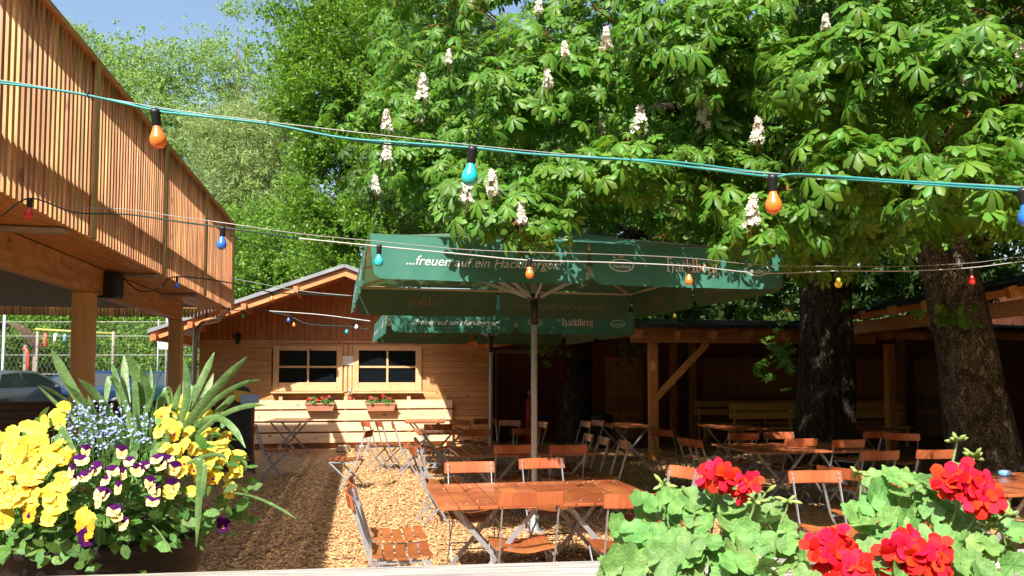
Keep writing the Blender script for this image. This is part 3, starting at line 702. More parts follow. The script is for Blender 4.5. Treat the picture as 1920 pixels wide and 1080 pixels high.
# broad-nib strokes for black-letter writing
GL = {
 'H': (.62, [[(.02, .95), (.10, 1.05), (.18, .92), (.14, .1), (.04, .0)], [(.18, .92), (.30, .98)], [(.18, .52), (.34, .66), (.50, .52), (.50, .12), (.40, -.12)], [(.14, .08), (.24, 0)], [(.30, 1.0), (.42, .9)]]),
 'a': (.46, [[(.08, .50), (.22, .62), (.36, .52), (.36, .08), (.42, .02)], [(.34, .34), (.12, .26), (.10, .10), (.18, .02), (.34, .12)]]),
 'c': (.38, [[(.32, .54), (.20, .62), (.10, .50), (.10, .10), (.20, .0), (.32, .08)]]),
 'k': (.44, [[(.10, 1.0), (.10, .06), (.16, .0)], [(.10, .44), (.26, .62), (.34, .50), (.14, .36)], [(.18, .34), (.32, .06), (.38, .0)]]),
 'l': (.24, [[(.08, 1.0), (.12, .92), (.12, .08), (.20, .0)]]),
 'b': (.46, [[(.08, 1.0), (.12, .92), (.12, .10), (.22, .0), (.36, .10), (.36, .48), (.26, .60), (.12, .50)]]),
 'e': (.40, [[(.32, .08), (.20, .0), (.10, .10), (.10, .50), (.22, .62), (.32, .46), (.12, .30)]]),
 'r': (.36, [[(.04, .56), (.12, .60), (.12, .06), (.18, .0)], [(.14, .48), (.26, .62), (.34, .52)]]),
 'g': (.46, [[(.34, .54), (.20, .62), (.10, .50), (.10, .12), (.20, .02), (.36, .12)], [(.38, .62), (.36, .50), (.36, -.14), (.24, -.28), (.08, -.20)]]),
}
def black_letter(s):
    V = []; Fs = []; x = 0; idx = []; nib = (.052, .036)
    for ci, ch in enumerate(s):
        w_, st = GL[ch]
        for k, line in enumerate(st):
            for (ax, ay), (bx, by) in zip(line, line[1:]):
                i = len(V)
                V += [(x + ax - nib[0], ay - nib[1]), (x + ax + nib[0], ay + nib[1]), (x + bx + nib[0], by + nib[1]), (x + bx - nib[0], by - nib[1])]
                Fs.append((i, i + 1, i + 2, i + 3)); idx.append(ci)
        x += w_
    V = np.array(V); V[:, 0] -= x / 2; return V, Fs, idx
SLOG = text_geo('...freuen auf ein Hacklberger!', .32, .004)
HACK = black_letter('Hacklberg')
HSM = text_geo('Hacklberg', .1, .01)
def oval_ring():
    V = []; Fs = []; n = 28
    for k in range(n):
        a = 2 * math.pi * k / n; V += [(math.cos(a), .5 * math.sin(a)), (.90 * math.cos(a), .43 * math.sin(a))]
    for k in range(n): j = (k + 1) % n; Fs.append((2 * k, 2 * j, 2 * j + 1, 2 * k + 1))
    b = len(V); V += [(-.16, .62), (.16, .62), (.2, .8), (.07, .7), (0, .86), (-.07, .7), (-.2, .8)]; 
    return np.array(V), Fs, [tuple(range(b, b + 7))]
OV_ = oval_ring()
# ------------------------------------------------------------------ market parasols
def fabric():
    m = bpy.data.materials.new('green_parasol_fabric'); m.use_nodes = True; N = m.node_tree.nodes; L = m.node_tree.links
    b = N['Principled BSDF']; b.inputs['Roughness'].default_value = .75; b.inputs['Base Color'].default_value = (.016, .175, .120, 1); b.inputs['Specular IOR Level'].default_value = .35
    tc = N.new('ShaderNodeTexCoord'); n1 = N.new('ShaderNodeTexNoise'); n1.inputs['Scale'].default_value = 2.2; n1.inputs['Detail'].default_value = 5
    L.new(tc.outputs['Object'], n1.inputs[0]); r = N.new('ShaderNodeValToRGB'); r.color_ramp.elements[0].color = (.022, .115, .080, 1); r.color_ramp.elements[1].color = (.040, .165, .120, 1)
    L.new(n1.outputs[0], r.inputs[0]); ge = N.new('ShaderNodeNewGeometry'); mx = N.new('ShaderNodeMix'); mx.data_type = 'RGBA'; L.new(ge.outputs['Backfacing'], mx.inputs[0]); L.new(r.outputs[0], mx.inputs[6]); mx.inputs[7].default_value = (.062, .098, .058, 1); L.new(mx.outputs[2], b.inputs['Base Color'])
    n2 = N.new('ShaderNodeTexNoise'); n2.inputs['Scale'].default_value = 5; n2.inputs['Detail'].default_value = 3; bp = N.new('ShaderNodeBump'); bp.inputs['Strength'].default_value = .35; bp.inputs['Distance'].default_value = .03
    L.new(tc.outputs['Object'], n2.inputs[0]); L.new(n2.outputs[0], bp.inputs['Height']); L.new(bp.outputs[0], b.inputs['Normal'])
    t = N.new('ShaderNodeBsdfTranslucent'); t.inputs[0].default_value = (.030, .055, .022, 1); ms = N.new('ShaderNodeAddShader')
    L.new(b.outputs[0], ms.inputs[0]); L.new(t.outputs[0], ms.inputs[1]); L.new(ms.outputs[0], N['Material Output'].inputs[0]); return m
FAB = fabric()
INKW = mat('cream_print', (.62, .64, .57), None, .6); INKO = mat('orange_print', (.72, .30, .16), None, .6)
INKB = mat('showthrough_print', (.20, .24, .15), None, .7); INKBO = mat('showthrough_orange', (.30, .20, .10), None, .7)
ALU = mat('brushed_aluminium', (.40, .44, .52), (.50, .54, .61), .38, 30, metal=.25)
STRUT = mat('cream_strut', (.62, .50, .36), None, .5)
def make_parasol():
    t = thing('market_parasol', 'x', 'parasol'); W = 3.72; h = W / 2; zr = 2.81; zb = 2.445; zp = 3.32
    # canopy: eight panels
    rim = [Vector((-h, -h, zr)), Vector((0, -h, zr + .0)), Vector((h, -h, zr)), Vector((h, 0, zr)), Vector((h, h, zr)), Vector((0, h, zr)), Vector((-h, h, zr)), Vector((-h, 0, zr))]
    pk = Vector((0, 0, zp)); mb = MB()
    for k in range(8):
        a, b = rim[k], rim[(k + 1) % 8]
        def fn(u, v):
            p = pk.lerp(a.lerp(b, u), v); p = p.copy(); p.z -= .10 * math.sin(v * math.pi) * .5 + .035 * math.sin(u * math.pi) * v * math.sin(v * math.pi)
            return p
        mb.grid(fn, 8, 10)
    bmesh.ops.remove_doubles(mb.bm, verts=mb.bm.verts, dist=.001)
    mb.bm.normal_update(); bmesh.ops.reverse_faces(mb.bm, faces=[f for f in mb.bm.faces if f.normal.z < 0]); mb.build('canopy', FAB, t, recalc=False)
    mb = MB(); mb.lathe([(.45, zp - .075), (.44, zp - .03), (.2, zp + .07), (.02, zp + .12)], seg=8); mb.build('vent_cap', FAB, t)
    MB().lathe([(.03, zp + .1), (.035, zp + .13), (.015, zp + .19), (.02, zp + .2)], seg=10).build('finial', BLACKP, t)
    rs = random.Random(5)
    for side in range(4):
        an = side * math.pi / 2; ex = Vector((math.cos(an), math.sin(an), 0)); ey = Vector((-math.sin(an), math.cos(an), 0))   # outward = -ey
        for half in (0, 1):
            ph = rs.uniform(0, 6)
            def fn(u, v, off=0.0):
                s = (-h + .012 if half == 0 else .012) + u * (h - .024)
                tap = .03 * v * v; s2 = s + (tap if u < .5 else -tap) * (abs(u - .5) * 2) ** 6
                cz = .035 * max(0, (abs(u - .5) * 2 - .90) / .10) ** 2 * v
                sag = .028 * math.sin(u * math.pi) * 0.6
                outw = h + .006 + .020 * v * math.sin(u * 17 + ph) * .5 + .012 * v * math.sin(u * 41 + ph * 2) * .5 + .03 * v + off
                z = zr + .002 - v * (zr - zb) + cz - sag * .4 * v - .012 * math.sin(u * math.pi) * (1 - v)
                return ex * s2 - ey * outw + Vector((0, 0, z))
            gb_ = MB().grid(fn, 44, 7); bmesh.ops.reverse_faces(gb_.bm, faces=gb_.bm.faces); vo = gb_.build('valance', FAB, t, recalc=False)
            vw = h - .024; vh = zr - zb
            def lay(V, Fs, cx, cy, size, name, m, mirror=False, off=.006, order=None):
                sgn = 1
                P_ = []
                for j, (x, y) in enumerate(V):
                    u = (cx + x * size) / vw; v = (cy - y * size) / vh
                    u = min(max(u, 0), 1); v = min(max(v, 0), 1)
                    P_.append(fn(u, v, (off if not mirror else -off) + (0 if order is None else order(j) * (1 if not mirror else -1))))
                mb = MB(); vs = [mb.bm.verts.new(p) for p in P_]
                for f in Fs:
                    try: mb.bm.faces.new([vs[i] for i in f])
                    except Exception: pass
                return mb.build(name, m, vo, recalc=False)
            for mir in (False, True):
                iw, io = (INKW, INKO) if not mir else (INKB, INKBO)
                of = .005
                if half == 0:
                    lay(SLOG[0], SLOG[1], vw * .51, vh * .66, .112, 'slogan_lettering', iw, mir, of)
                else:
                    V, Fs, ids = HACK
                    w1 = [f for f, c in zip(Fs, ids) if c < 3]; w2 = [f for f, c in zip(Fs, ids) if c >= 3]
                    od = lambda j: .00035 * ((j // 4) % 9)
                    lay(V, w1, vw * .51, vh * .62, .128, 'name_lettering', iw, mir, of, od)
                    lay(V, w2, vw * .51, vh * .62, .128, 'name_lettering', mat('salmon_print', (.80, .50, .36), None, .6) if not mir else io, mir, of, od)
                    for cx in (.15, .86):
                        lay(OV_[0], OV_[1], vw * cx, vh * .52, .115, 'oval_emblem', iw, mir, of)
                        lay(OV_[0], OV_[2], vw * cx, vh * .52, .115, 'emblem_crown', io, mir, of)
                        lay(HSM[0], HSM[1], vw * cx, vh * .58, .040, 'emblem_lettering', iw, mir, of)
    # frame
    MB().tube([(0, 0, .04), (0, 0, 3.25)], .033, 18).build('pole', ALU, t)
    MB().tube([(0, 0, 2.22), (0, 0, 2.47), (0, 0, 2.48)], [.04, .04, .036], 18).build('pole_sleeve', BLACKP, t)
    MB().lathe([(.04, 2.48), (.08, 2.50), (.08, 2.54), (.04, 2.56)], seg=16).build('hub', BLACKP, t)
    for k in range(8):
        q = rim[k]; d = Vector((q.x, q.y, 0)).normalized(); L = Vector((q.x, q.y, 0)).length
        MB().bar(pk - Vector((0, 0, .09)), q - Vector((0, 0, .03)) - d * .03, .022, .032).build('rib', STRUT, t)
        mid = (pk - Vector((0, 0, .12))).lerp(q - Vector((0, 0, .05)), .50)
        MB().bar(Vector((0, 0, 2.52)) + d * .07, mid - Vector((0, 0, .02)), .020, .030).build('strut', ALU, t)
    for side in range(4):
        an = side * math.pi / 2; ex = Vector((math.cos(an), math.sin(an), 0)); ey = Vector((-math.sin(an), math.cos(an), 0))
        MB().bar(ex * -(h - .04) - ey * (h - .03) + Vector((0, 0, zr - .03)), ex * (h - .04) - ey * (h - .03) + Vector((0, 0, zr - .03)), .018, .022).build('rim_bar', STRUT, t)
    MB().lathe([(.13, 0), (.135, .01), (.12, .02), (.05, .03), (.045, .35), (.04, .36)], seg=24).build('base', STEEL, t)
    return t
par0 = make_parasol(); kids(par0)
par0.location = (.24, 8.5, 0); par0.rotation_euler = (0, 0, R(13)); par0['label'] = 'large near square green parasol with printed valance, standing over the second table row'; par0['group'] = 'green market parasols'
par1 = copy_tree(par0); par1.location = (-.34, 12.6, 0); par1.scale = (.94, .94, .922); par1.rotation_euler = (0, 0, R(13)); par1['label'] = 'smaller-looking far green parasol standing behind the near one, in front of the hut'
# ------------------------------------------------------------------ strings of coloured bulbs
CABT = mat('teal_cable', (.03, .25, .24), None, .5); CABD = mat('dark_green_cable', (.012, .04, .03), None, .5); WIRE = mat('grey_wire', (.35, .33, .31), None, .5, metal=.4); CABW = mat('pale_cable', (.45, .45, .42), None, .5)
BC = {'orange': (.95, .19, .03), 'blue': (.03, .16, .75), 'teal': (.02, .50, .52), 'red': (.75, .02, .02), 'yellow': (.85, .62, .02), 'white': (.8, .85, .82), 'green': (.03, .25, .08)}
def bulb_mat(c):
    return mat(c + '_bulb_glass', BC[c], None, .28, coat=.6)
def make_bulb(c):
    t = thing('coloured_bulb', 'x', 'light bulb')
    MB().lathe([(.012, .008), (.019, .0), (.019, -.010), (.0165, -.014), (.0175, -.030), (.0155, -.033), (.0175, -.052), (.0145, -.056)], seg=16).build('socket', BLACKP, t)
    MB().lathe([(.013, -.050), (.0145, -.062), (.021, -.078), (.0285, -.095), (.030, -.108), (.027, -.122), (.018, -.133), (.006, -.1375)], seg=20).build('glass_bulb', bulb_mat(c), t)
    return t
PROTO = {}
def put_bulb(p, c, lab, tilt=(0, 0)):
    if c not in PROTO: PROTO[c] = make_bulb(c); kids(PROTO[c]); b = PROTO[c]
    else: b = copy_tree(PROTO[c])
    b.location = p; b.scale = (.94,) * 3; b.rotation_euler = (tilt[0], tilt[1], random.uniform(0, 6)); b['label'] = lab; b['group'] = 'coloured bulbs on the strings'
def catm(P, n=10):
    P = [Vector(p) for p in P]; P = [P[0] * 2 - P[1]] + P + [P[-1] * 2 - P[-2]]; out = []
    for i in range(1, len(P) - 2):
        for k in range(n):
            t = k / n; a, b, c, d = P[i - 1:i + 3]
            out.append(.5 * ((2 * b) + (c - a) * t + (2 * a - 5 * b + 4 * c - d) * t * t + (3 * b - a - 3 * c + d) * t ** 3))
    out.append(P[-2]); return out
def cable(name, pts, r, m, lab, n=10):
    return tag(MB().tube(catm(pts, n), r, 6).build(name, m), lab, 'cable')
# nearest string
D1 = 2.65
cable('bulb_string_cable', [at(-160, 143, D1), at(0, 156, D1), at(150, 176, D1), at(290, 207, D1), at(340, 214, D1), at(500, 232, D1), at(640, 258, D1), at(760, 268, D1), at(885, 277, D1), at(1000, 289, D1), at(1180, 300, D1), at(1300, 314, D1), at(1445, 331, D1), at(1500, 327, D1), at(1700, 340, D1), at(1915, 353, D1), at(2080, 368, D1)], .0042, CABT, 'thick teal cable of the nearest bulb string crossing the whole view')
cable('bulb_string_cable', [at(-160, 141, D1 + .02), at(0, 152, D1 + .02), at(200, 186, D1), at(290, 203, D1 + .01), at(430, 224, D1 + .01), at(500, 233, D1 + .01), at(700, 268, D1 + .01), at(885, 279, D1 + .01), at(1100, 297, D1 + .01), at(1250, 302, D1 + .01), at(1445, 325, D1 + .01), at(1660, 341, D1), at(1915, 358, D1), at(2080, 370, D1)], .0034, CABT, 'second thinner teal cable twisted along the nearest bulb string')
cable('support_wire', [at(-160, 138, D1 + .01), at(0, 150, D1 + .01), at(290, 200, D1), at(500, 228, D1), at(885, 272, D1), at(1180, 300, D1 + .006), at(1445, 325, D1), at(1915, 350, D1), at(2080, 362, D1)], .0015, WIRE, 'thin grey support wire of the nearest bulb string')
for px, py, c, lab, tl in ((291, 208, 'orange', 'large orange bulb hanging from the nearest string in front of the slatted balcony', (.0, .12)), (886, 278, 'teal', 'large turquoise bulb hanging from the nearest string before the chestnut leaves', (0, .12)), (1448, 331, 'orange', 'large orange bulb on the nearest string, right side, before the chestnut', (0, .03)), (1917, 356, 'blue', 'blue bulb cut off at the right frame edge on the nearest string', (0, .1))):
    put_bulb(at(px, py, D1), c, lab, tl)
for px, py in ((502, 231), (880, 275), (1182, 300), (165, 178)):
    tag(MB().box(at(px, py, D1), (.004, .012, .018)).build('cable_tie', BLACKP), 'black cable tie on the nearest string at ' + {502: 'the sky gap above the far trees', 880: 'the turquoise bulb', 1182: 'the middle of the chestnut leaves', 165: 'the left balcony post'}[px], 'cable tie')
# second string: from balcony to the right
S2 = [(-60, 430, 5.0), (0, 406, 5.05), (56, 372, 5.1), (140, 398, 4.9), (240, 402, 4.75), (330, 415, 4.65), (420, 427, 4.55), (560, 447, 4.65), (712, 462, 4.8), (860, 476, 4.95), (992, 488, 5.1), (1140, 492, 5.35), (1292, 499, 5.6), (1430, 512, 5.9), (1572, 508, 6.1), (1700, 508, 6.4), (1820, 502, 6.7), (1920, 490, 7.0), (2040, 480, 7.2)]
cable('bulb_string_cable', [at(*q) for q in S2[:8]], .0055, CABD, 'dark green cable of the second bulb string running along the balcony slats')
cable('bulb_string_cable', [at(*q) for q in S2[7:]], .0045, CABW, 'pale cable of the second bulb string crossing the near parasol valance')
cable('support_wire', [at(x, y - 9 - (6 if 900 < x < 1500 else 0), d + .02) for x, y, d in S2[3:]], .003, WIRE, 'thin grey support wire of the second bulb string')
0 and cable('support_wire', [at(540, 444, 4.7), at(700, 470, 4.85), at(900, 480, 5.05), at(1080, 503, 5.3), at(1300, 492, 5.62), at(1480, 514, 5.95), at(1700, 500, 6.42)], .003, CABW, 'loose pale wire looping along the second bulb string over the parasol')
for px, py, D, c, lab in ((56, 374, 5.1, 'red', 'small red bulb at the lower edge of the balcony, far left'), (418, 427, 4.55, 'blue', 'blue bulb hanging at the far end of the balcony slats'), (711, 461, 4.8, 'teal', 'turquoise bulb before the left corner of the near parasol'), (993, 486, 5.1, 'orange', 'orange bulb before the middle of the near parasol, above its pole'), (1292, 501, 5.6, 'orange', 'orange-red bulb in front of the printed name on the near parasol'), (1572, 509, 6.1, 'yellow', 'yellow bulb in front of the thick dark trunk'), (1821, 506, 6.7, 'red', 'orange-red bulb in front of the leaning trunk')):
    put_bulb(at(px, py, D), c, lab, (0, .05))
# third and fourth strings
S3 = [(222, 514, 8.9), (262, 545, 8.9), (300, 540, 9.0), (330, 519, 9.1), (430, 530, 10.0), (512, 548, 10.6), (600, 553, 11.2), (660, 556, 11.6)]
cable('bulb_string_cable', [at(*q) for q in S3], .008, CABD, 'dark cable looping from the loudspeaker past the balcony corner')
cable('support_wire', [at(430, 521, 10), at(560, 545, 11), at(662, 555, 11.6)], .006, CABW, 'pale wire stretched from the balcony corner to the near parasol')
S4 = [(372, 568, 14), (410, 575, 13.9), (440, 582, 13.6), (480, 580, 13.4), (540, 592, 13.2), (580, 608, 13.0), (650, 612, 12.6), (692, 618, 12.4)]
cable('bulb_string_cable', [at(*q) for q in S4], .008, CABD, 'dark cable of the far bulb string across the hut gable')
cable('support_wire', [at(505, 583, 13.2), at(600, 590, 12.9), at(694, 602, 12.3)], .008, CABW, 'pale wire across the hut gable to the far parasol')
cable('bulb_string_cable', [at(430, 440, 6), at(470, 455, 8), at(600, 490, 12)], .006, CABD, 'thin dark cable running back from the balcony corner into the trees')
cable('bulb_string_cable', [at(1186, 584, 12.6), at(1265, 582, 12.6), at(1370, 578, 12.8), at(1476, 572, 12.8), at(1628, 566, 12.9), at(1760, 548, 13)], .006, CABD, 'dark cable with small bulbs before the pavilion roof')
for px, py, D, c, lab in ((332, 520, 9.1, 'blue', 'blue bulb under the balcony, right of the loudspeaker'), (510, 548, 10.6, 'orange', 'orange bulb in front of the grey hut roof edge'), (430, 577, 13.8, 'orange', 'orange bulb at the left end of the far string by the downpipe'), (456, 583, 13.5, 'green', 'dark green bulb on the far string left of the hut gable'), (541, 590, 13.2, 'blue', 'small blue bulb before the red hut gable boards'), (551, 599, 13.2, 'orange', 'small orange bulb beside the blue one before the hut gable'), (651, 611, 12.6, 'teal', 'pale turquoise bulb left of the far parasol, the lower of two'), (669, 602, 12.4, 'white', 'white bulb left of the far parasol, the upper of two'), (1265, 582, 12.6, 'yellow', 'small yellow bulb before the pavilion roof, under the near parasol right side'), (1476, 572, 12.8, 'orange', 'small orange bulb before the pavilion roof at the thick trunk left edge'), (1628, 566, 12.9, 'teal', 'small dim turquoise bulb between the two big trunks'), (892, 632, 12, 'orange', 'orange bulb under the far parasol edge above the hut wall')):
    put_bulb(at(px, py, D), c, lab, (0, .05))
# ------------------------------------------------------------------ board sign with cut-out man beside the hut
sb = thing('chalkboard_sign', 'dark chalkboard with painted cut-out man in green hat, left of the hut tables', 'chalkboard', at(435, 835, 13.2).xy.to_3d(), R(6))
MB().box((0, 0, .62), (.62, .04, 1.0)).build('board', mat('chalkboard', (.012, .014, .014), (.025, .028, .028), .7, 4), sb)
mb = MB(); mb.box((-.33, 0, .62), (.05, .06, 1.1)); mb.box((.33, 0, .62), (.05, .06, 1.1)); mb.box((0, .002, 1.145), (.61, .055, .05)); mb.box((0, .002, .10), (.61, .055, .05)); mb.build('frame', DARKW, sb)
for s in (-1, 1): MB().box((s * .3, .18, .45), (.04, .03, .95), Matrix.Rotation(R(18), 3, 'X')).build('leg', DARKW, sb)
YS = mat('painted_yellow', (.72, .52, .06), None, .5); GH = mat('painted_dark_green', (.01, .05, .03), None, .5); WB = mat('painted_pale_blue', (.35, .45, .65), None, .5)
def disc(cx, cz, rx, rz, y, th=.02, n=18): return [(cx + rx * math.cos(2 * math.pi * k / n), y, cz + rz * math.sin(2 * math.pi * k / n)) for k in range(n)], th, (0, 1, 0)
MB().poly(*disc(.12, 1.36, .11, .13, -.02)).build('face', YS, sb)
MB().poly([(-.06, -.03, 1.46), (.30, -.03, 1.40), (.26, -.03, 1.46), (.20, -.03, 1.48), (.14, -.03, 1.56), (.05, -.03, 1.57), (.0, -.03, 1.50)], .03, (0, 1, 0)).build('hat', GH, sb)
MB().poly([(-.30, .022, 1.17), (.25, .022, 1.17), (.22, .022, 1.28), (.1, .022, 1.33), (-.1, .022, 1.3), (-.26, .022, 1.24)], .02, (0, 1, 0)).build('torso', DARKW, sb)
MB().poly([(.14, -.06, 1.20), (.44, -.06, 1.22), (.44, -.06, 1.36), (.14, -.06, 1.36)], .02, (0, 1, 0)).build('mug', WB, sb)
# ------------------------------------------------------------------ car park, fence, playground seen under the terrace
def make_car(name, lab, loc, rz_, paint, L=4.3):
    t = thing(name, lab, 'car', loc, rz_); W = .87
    prof = [(-2.12, .35), (-2.14, .75), (-2.06, .98), (-1.85, 1.05), (-1.45, 1.40), (-.9, 1.49), (.1, 1.48), (.65, 1.32), (1.2, 1.0), (1.85, .86), (2.08, .68), (2.12, .35)]
    def hw(x, z): return W * (1 - .10 * abs(x / 2.15) ** 3) * (1.0 if z < .95 else 1 - .24 * (z - .95) / .5)
    mb = MB(); rows = []
    for x, z in prof:
        zl = .28; pts = [Vector((x, -hw(x, z), z)), Vector((x, -hw(x, min(z, .95)) * 1.0, min(z, .93))), Vector((x, -hw(x, .5), .5)), Vector((x, -hw(x, .3) * .96, zl))]
        pts = pts[::-1] + [Vector((x, 0, z + .02))] + [Vector((p.x, -p.y, p.z)) for p in pts]
        rows.append([mb.bm.verts.new(p) for p in pts])
    for a, b in zip(rows, rows[1:]):
        for k in range(len(a) - 1): f = mb.bm.faces.new((a[k], a[k + 1], b[k + 1], b[k])); f.smooth = True
    mb.bm.faces.new(rows[0]); mb.bm.faces.new(rows[-1][::-1]); mb.build('body', paint, t)
    G = mat('car_glass', (.02, .03, .035), None, .08, spec=.8)
    for s in (-1, 1):
        mb = MB(); 
        for poly_ in (((-1.55, .98), (-1.28, 1.36), (-.55, 1.42), (-.55, .98)), ((-.48, .98), (-.48, 1.42), (.15, 1.40), (.60, 1.26), (1.0, .98))):
            mb.poly([(x, s * (hw(x, z) + .012), z) for x, z in poly_], .01, (0, -s, 0))
        mb.build('side_window', G, t)
        MB().box((-2.115, s * .60, .86), (.10, .32, .18), bev=.03).build('tail_light', mat('tail_light_red', (.55, .01, .015), None, .2), t)
        MB().box((1.98, s * .60, .70), (.16, .30, .13), bev=.03).build('headlight', mat('headlight_clear', (.7, .72, .75), None, .1), t)
        MB().box((.85, s * .95, .98), (.12, .16, .10), bev=.03).build('mirror', paint, t)
        for x in (-1.3, 1.32):
            wh = MB().lathe([(.2, -.11), (.31, -.10), (.32, .0), (.31, .10), (.2, .11)], seg=22).build('wheel', BLACKP, t)
            wh.location = (x, s * .76, .32); wh.rotation_euler = (R(90), 0, 0)
            rm = MB().lathe([(.03, -.115), (.19, -.10), (.20, .0), (.19, .10), (.03, .115)], seg=14).build('rim', ALU, wh)
    MB().poly([(-1.92, -.60, 1.075), (-1.92, .60, 1.075), (-1.50, .52, 1.40), (-1.50, -.52, 1.40)], .015, (-.6, 0, .6)).build('rear_window', G, t)
    MB().poly([(.72, -.55, 1.32), (.72, .55, 1.32), (1.22, .64, 1.02), (1.22, -.64, 1.02)], .015, (.5, 0, .7)).build('windscreen', G, t)
    MB().box((-2.13, 0, .45), (.08, 1.5, .22), bev=.03).build('rear_bumper', paint, t)
    return t
def gp(px, D, extra=0):
    p = at(px, 700, D); return Vector((p.x, p.y, float(gh(p.x, p.y)) + .012))
make_car('parked_car', 'dark grey hatchback with red tail light parked at the far left, seen from behind', gp(22, 25.0), R(84), mat('grey_car_paint', (.10, .11, .12), None, .3, metal=.3, coat=1))
make_car('parked_car', 'dark blue car parked behind the first terrace post, front to the left', gp(150, 27), R(200), mat('blue_car_paint', (.02, .05, .13), None, .25, metal=.5, coat=1))
make_car('parked_car', 'dark teal car parked far back by the last terrace post', gp(300, 30), R(170), mat('teal_car_paint', (.02, .06, .08), None, .25, metal=.5, coat=1))
fe = thing('chain_link_fence', 'tall chain-link fence with galvanised posts beyond the parked cars', 'fence', gp(150, 33))
mb = MB(); Lf = 26; hz_ = 3.6
for k in range(130):
    x = -13 + k * .2
    mb.bar((x, 0, 0), (x + 1.8, 0, hz_), .003, .003); mb.bar((x + 1.8, 0, 0), (x, 0, hz_), .003, .003)
mb.build('wire_mesh', WIRE, fe)
for z in (.6, 1.4, 2.2, 3.0, 3.6): MB().tube([(-13, 0, z), (13, 0, z)], .014, 5).build('rail_wire', WIRE, fe)
for k in range(9): MB().tube([(-13 + k * 3.25, .02, 0), (-13 + k * 3.25, .02, hz_ + .1)], .035, 8).build('post', STEEL, fe)
lp = thing('lamp_pole', 'thin pale metal pole at the far left edge by the grey car', 'pole', gp(5, 27))
MB().tube([(0, 0, 0), (0, 0, 4.2)], [.05, .04], 10).build('pole', mat('pale_metal', (.6, .64, .66), None, .5), lp); MB().lathe([(.09, 0), (.1, .02), (.05, .06)], seg=10).build('foot', STEEL, lp)
sg = thing('parking_sign', 'blank white back of a sign on a thin post left of the end terrace post', 'sign', gp(311, 23.5), R(5))
MB().tube([(0, 0, 0), (0, 0, 4.0)], .03, 8).build('post', STEEL, sg); MB().box((0, -.035, 2.33), (.38, .02, .42), bev=.008).build('sign_board', mat('white_sign', (.78, .8, .8), None, .5), sg)
cs = thing('closed_sunshade', 'white folded sunshade standing left of the end terrace post', 'sunshade', gp(334, 19))
MB().lathe([(.03, 0), (.03, .5), (.22, .55), (.27, .62), (.24, 1.0), (.15, 1.5), (.06, 1.78), (.02, 1.86)], seg=12).build('folded_cloth', mat('white_cloth', (.8, .8, .8), None, .8), cs); MB().lathe([(.25, 0), (.26, .05), (.04, .07)], seg=14).build('foot', STEEL, cs)
ph_ = thing('play_house', 'brown wooden play house with curved roof beyond the grey car', 'play house', gp(14, 35), R(10))
for x in (-.9, .9):
    for y in (-.5, .5): MB().box((x, y, 1.35), (.12, .12, 2.7)).build('post', BARKL, ph_)
mb = MB()
for s in (-1, 1):
    def fn(u, v): return Vector((s * 1.25 * u, -.8 + 1.6 * v, 3.7 - 1.1 * u ** 1.7))
    mb.grid(fn, 8, 1)
mb.build('roof', mat('brown_play_roof', (.16, .09, .06), None, .7), ph_)
MB().box((0, -.52, 1.1), (1.7, .05, .7)).build('side_panel', mat('grey_pink_panel', (.35, .27, .26), None, .7), ph_); MB().box((0, 0, .75), (1.8, 1.0, .08)).build('platform', BARKL, ph_)
sl = MB().tube([at(43, 655, 33), at(49, 655, 33), at(53, 662, 33), at(53, 680, 33), at(53, 706, 33)], .07, 8).build('curved_red_pipe', mat('red_pipe', (.34, .06, .03), None, .4)); tag(sl, 'curved red play pipe right of the brown play house', 'play pipe')
gl = thing('climbing_frame', 'yellow crossbar with small coloured hanging pieces beyond the parked cars', 'climbing frame', gp(120, 34))
MB().tube([(-1.3, 0, 3.35), (2.2, 0, 3.15)], .05, 8).build('crossbar', mat('yellow_bar', (.36, .34, .08), None, .5), gl)
for k, (c, n_) in enumerate((((.6, .08, .04), 'red_piece'), ((.8, .8, .8), 'white_piece'), ((.1, .3, .3), 'teal_piece'), ((.8, .8, .8), 'white_piece'), ((.7, .15, .05), 'red_piece'), ((.7, .6, .1), 'yellow_piece'))):
    MB().lathe([(.02, 0), (.07, -.05), (.07, -.3 - .25 * (k % 3 == 0)), (.02, -.4 - .25 * (k % 3 == 0))], c=(-.85 + k * .42, 0, 3.2 - .02 * k), seg=8).build('hanging_piece', mat(n_, c, None, .5), gl)
for x in (-1.2, 2.1): MB().tube([(x, 0, 0), (x, 0, 3.25)], .06, 8).build('post', BARKL, gl)
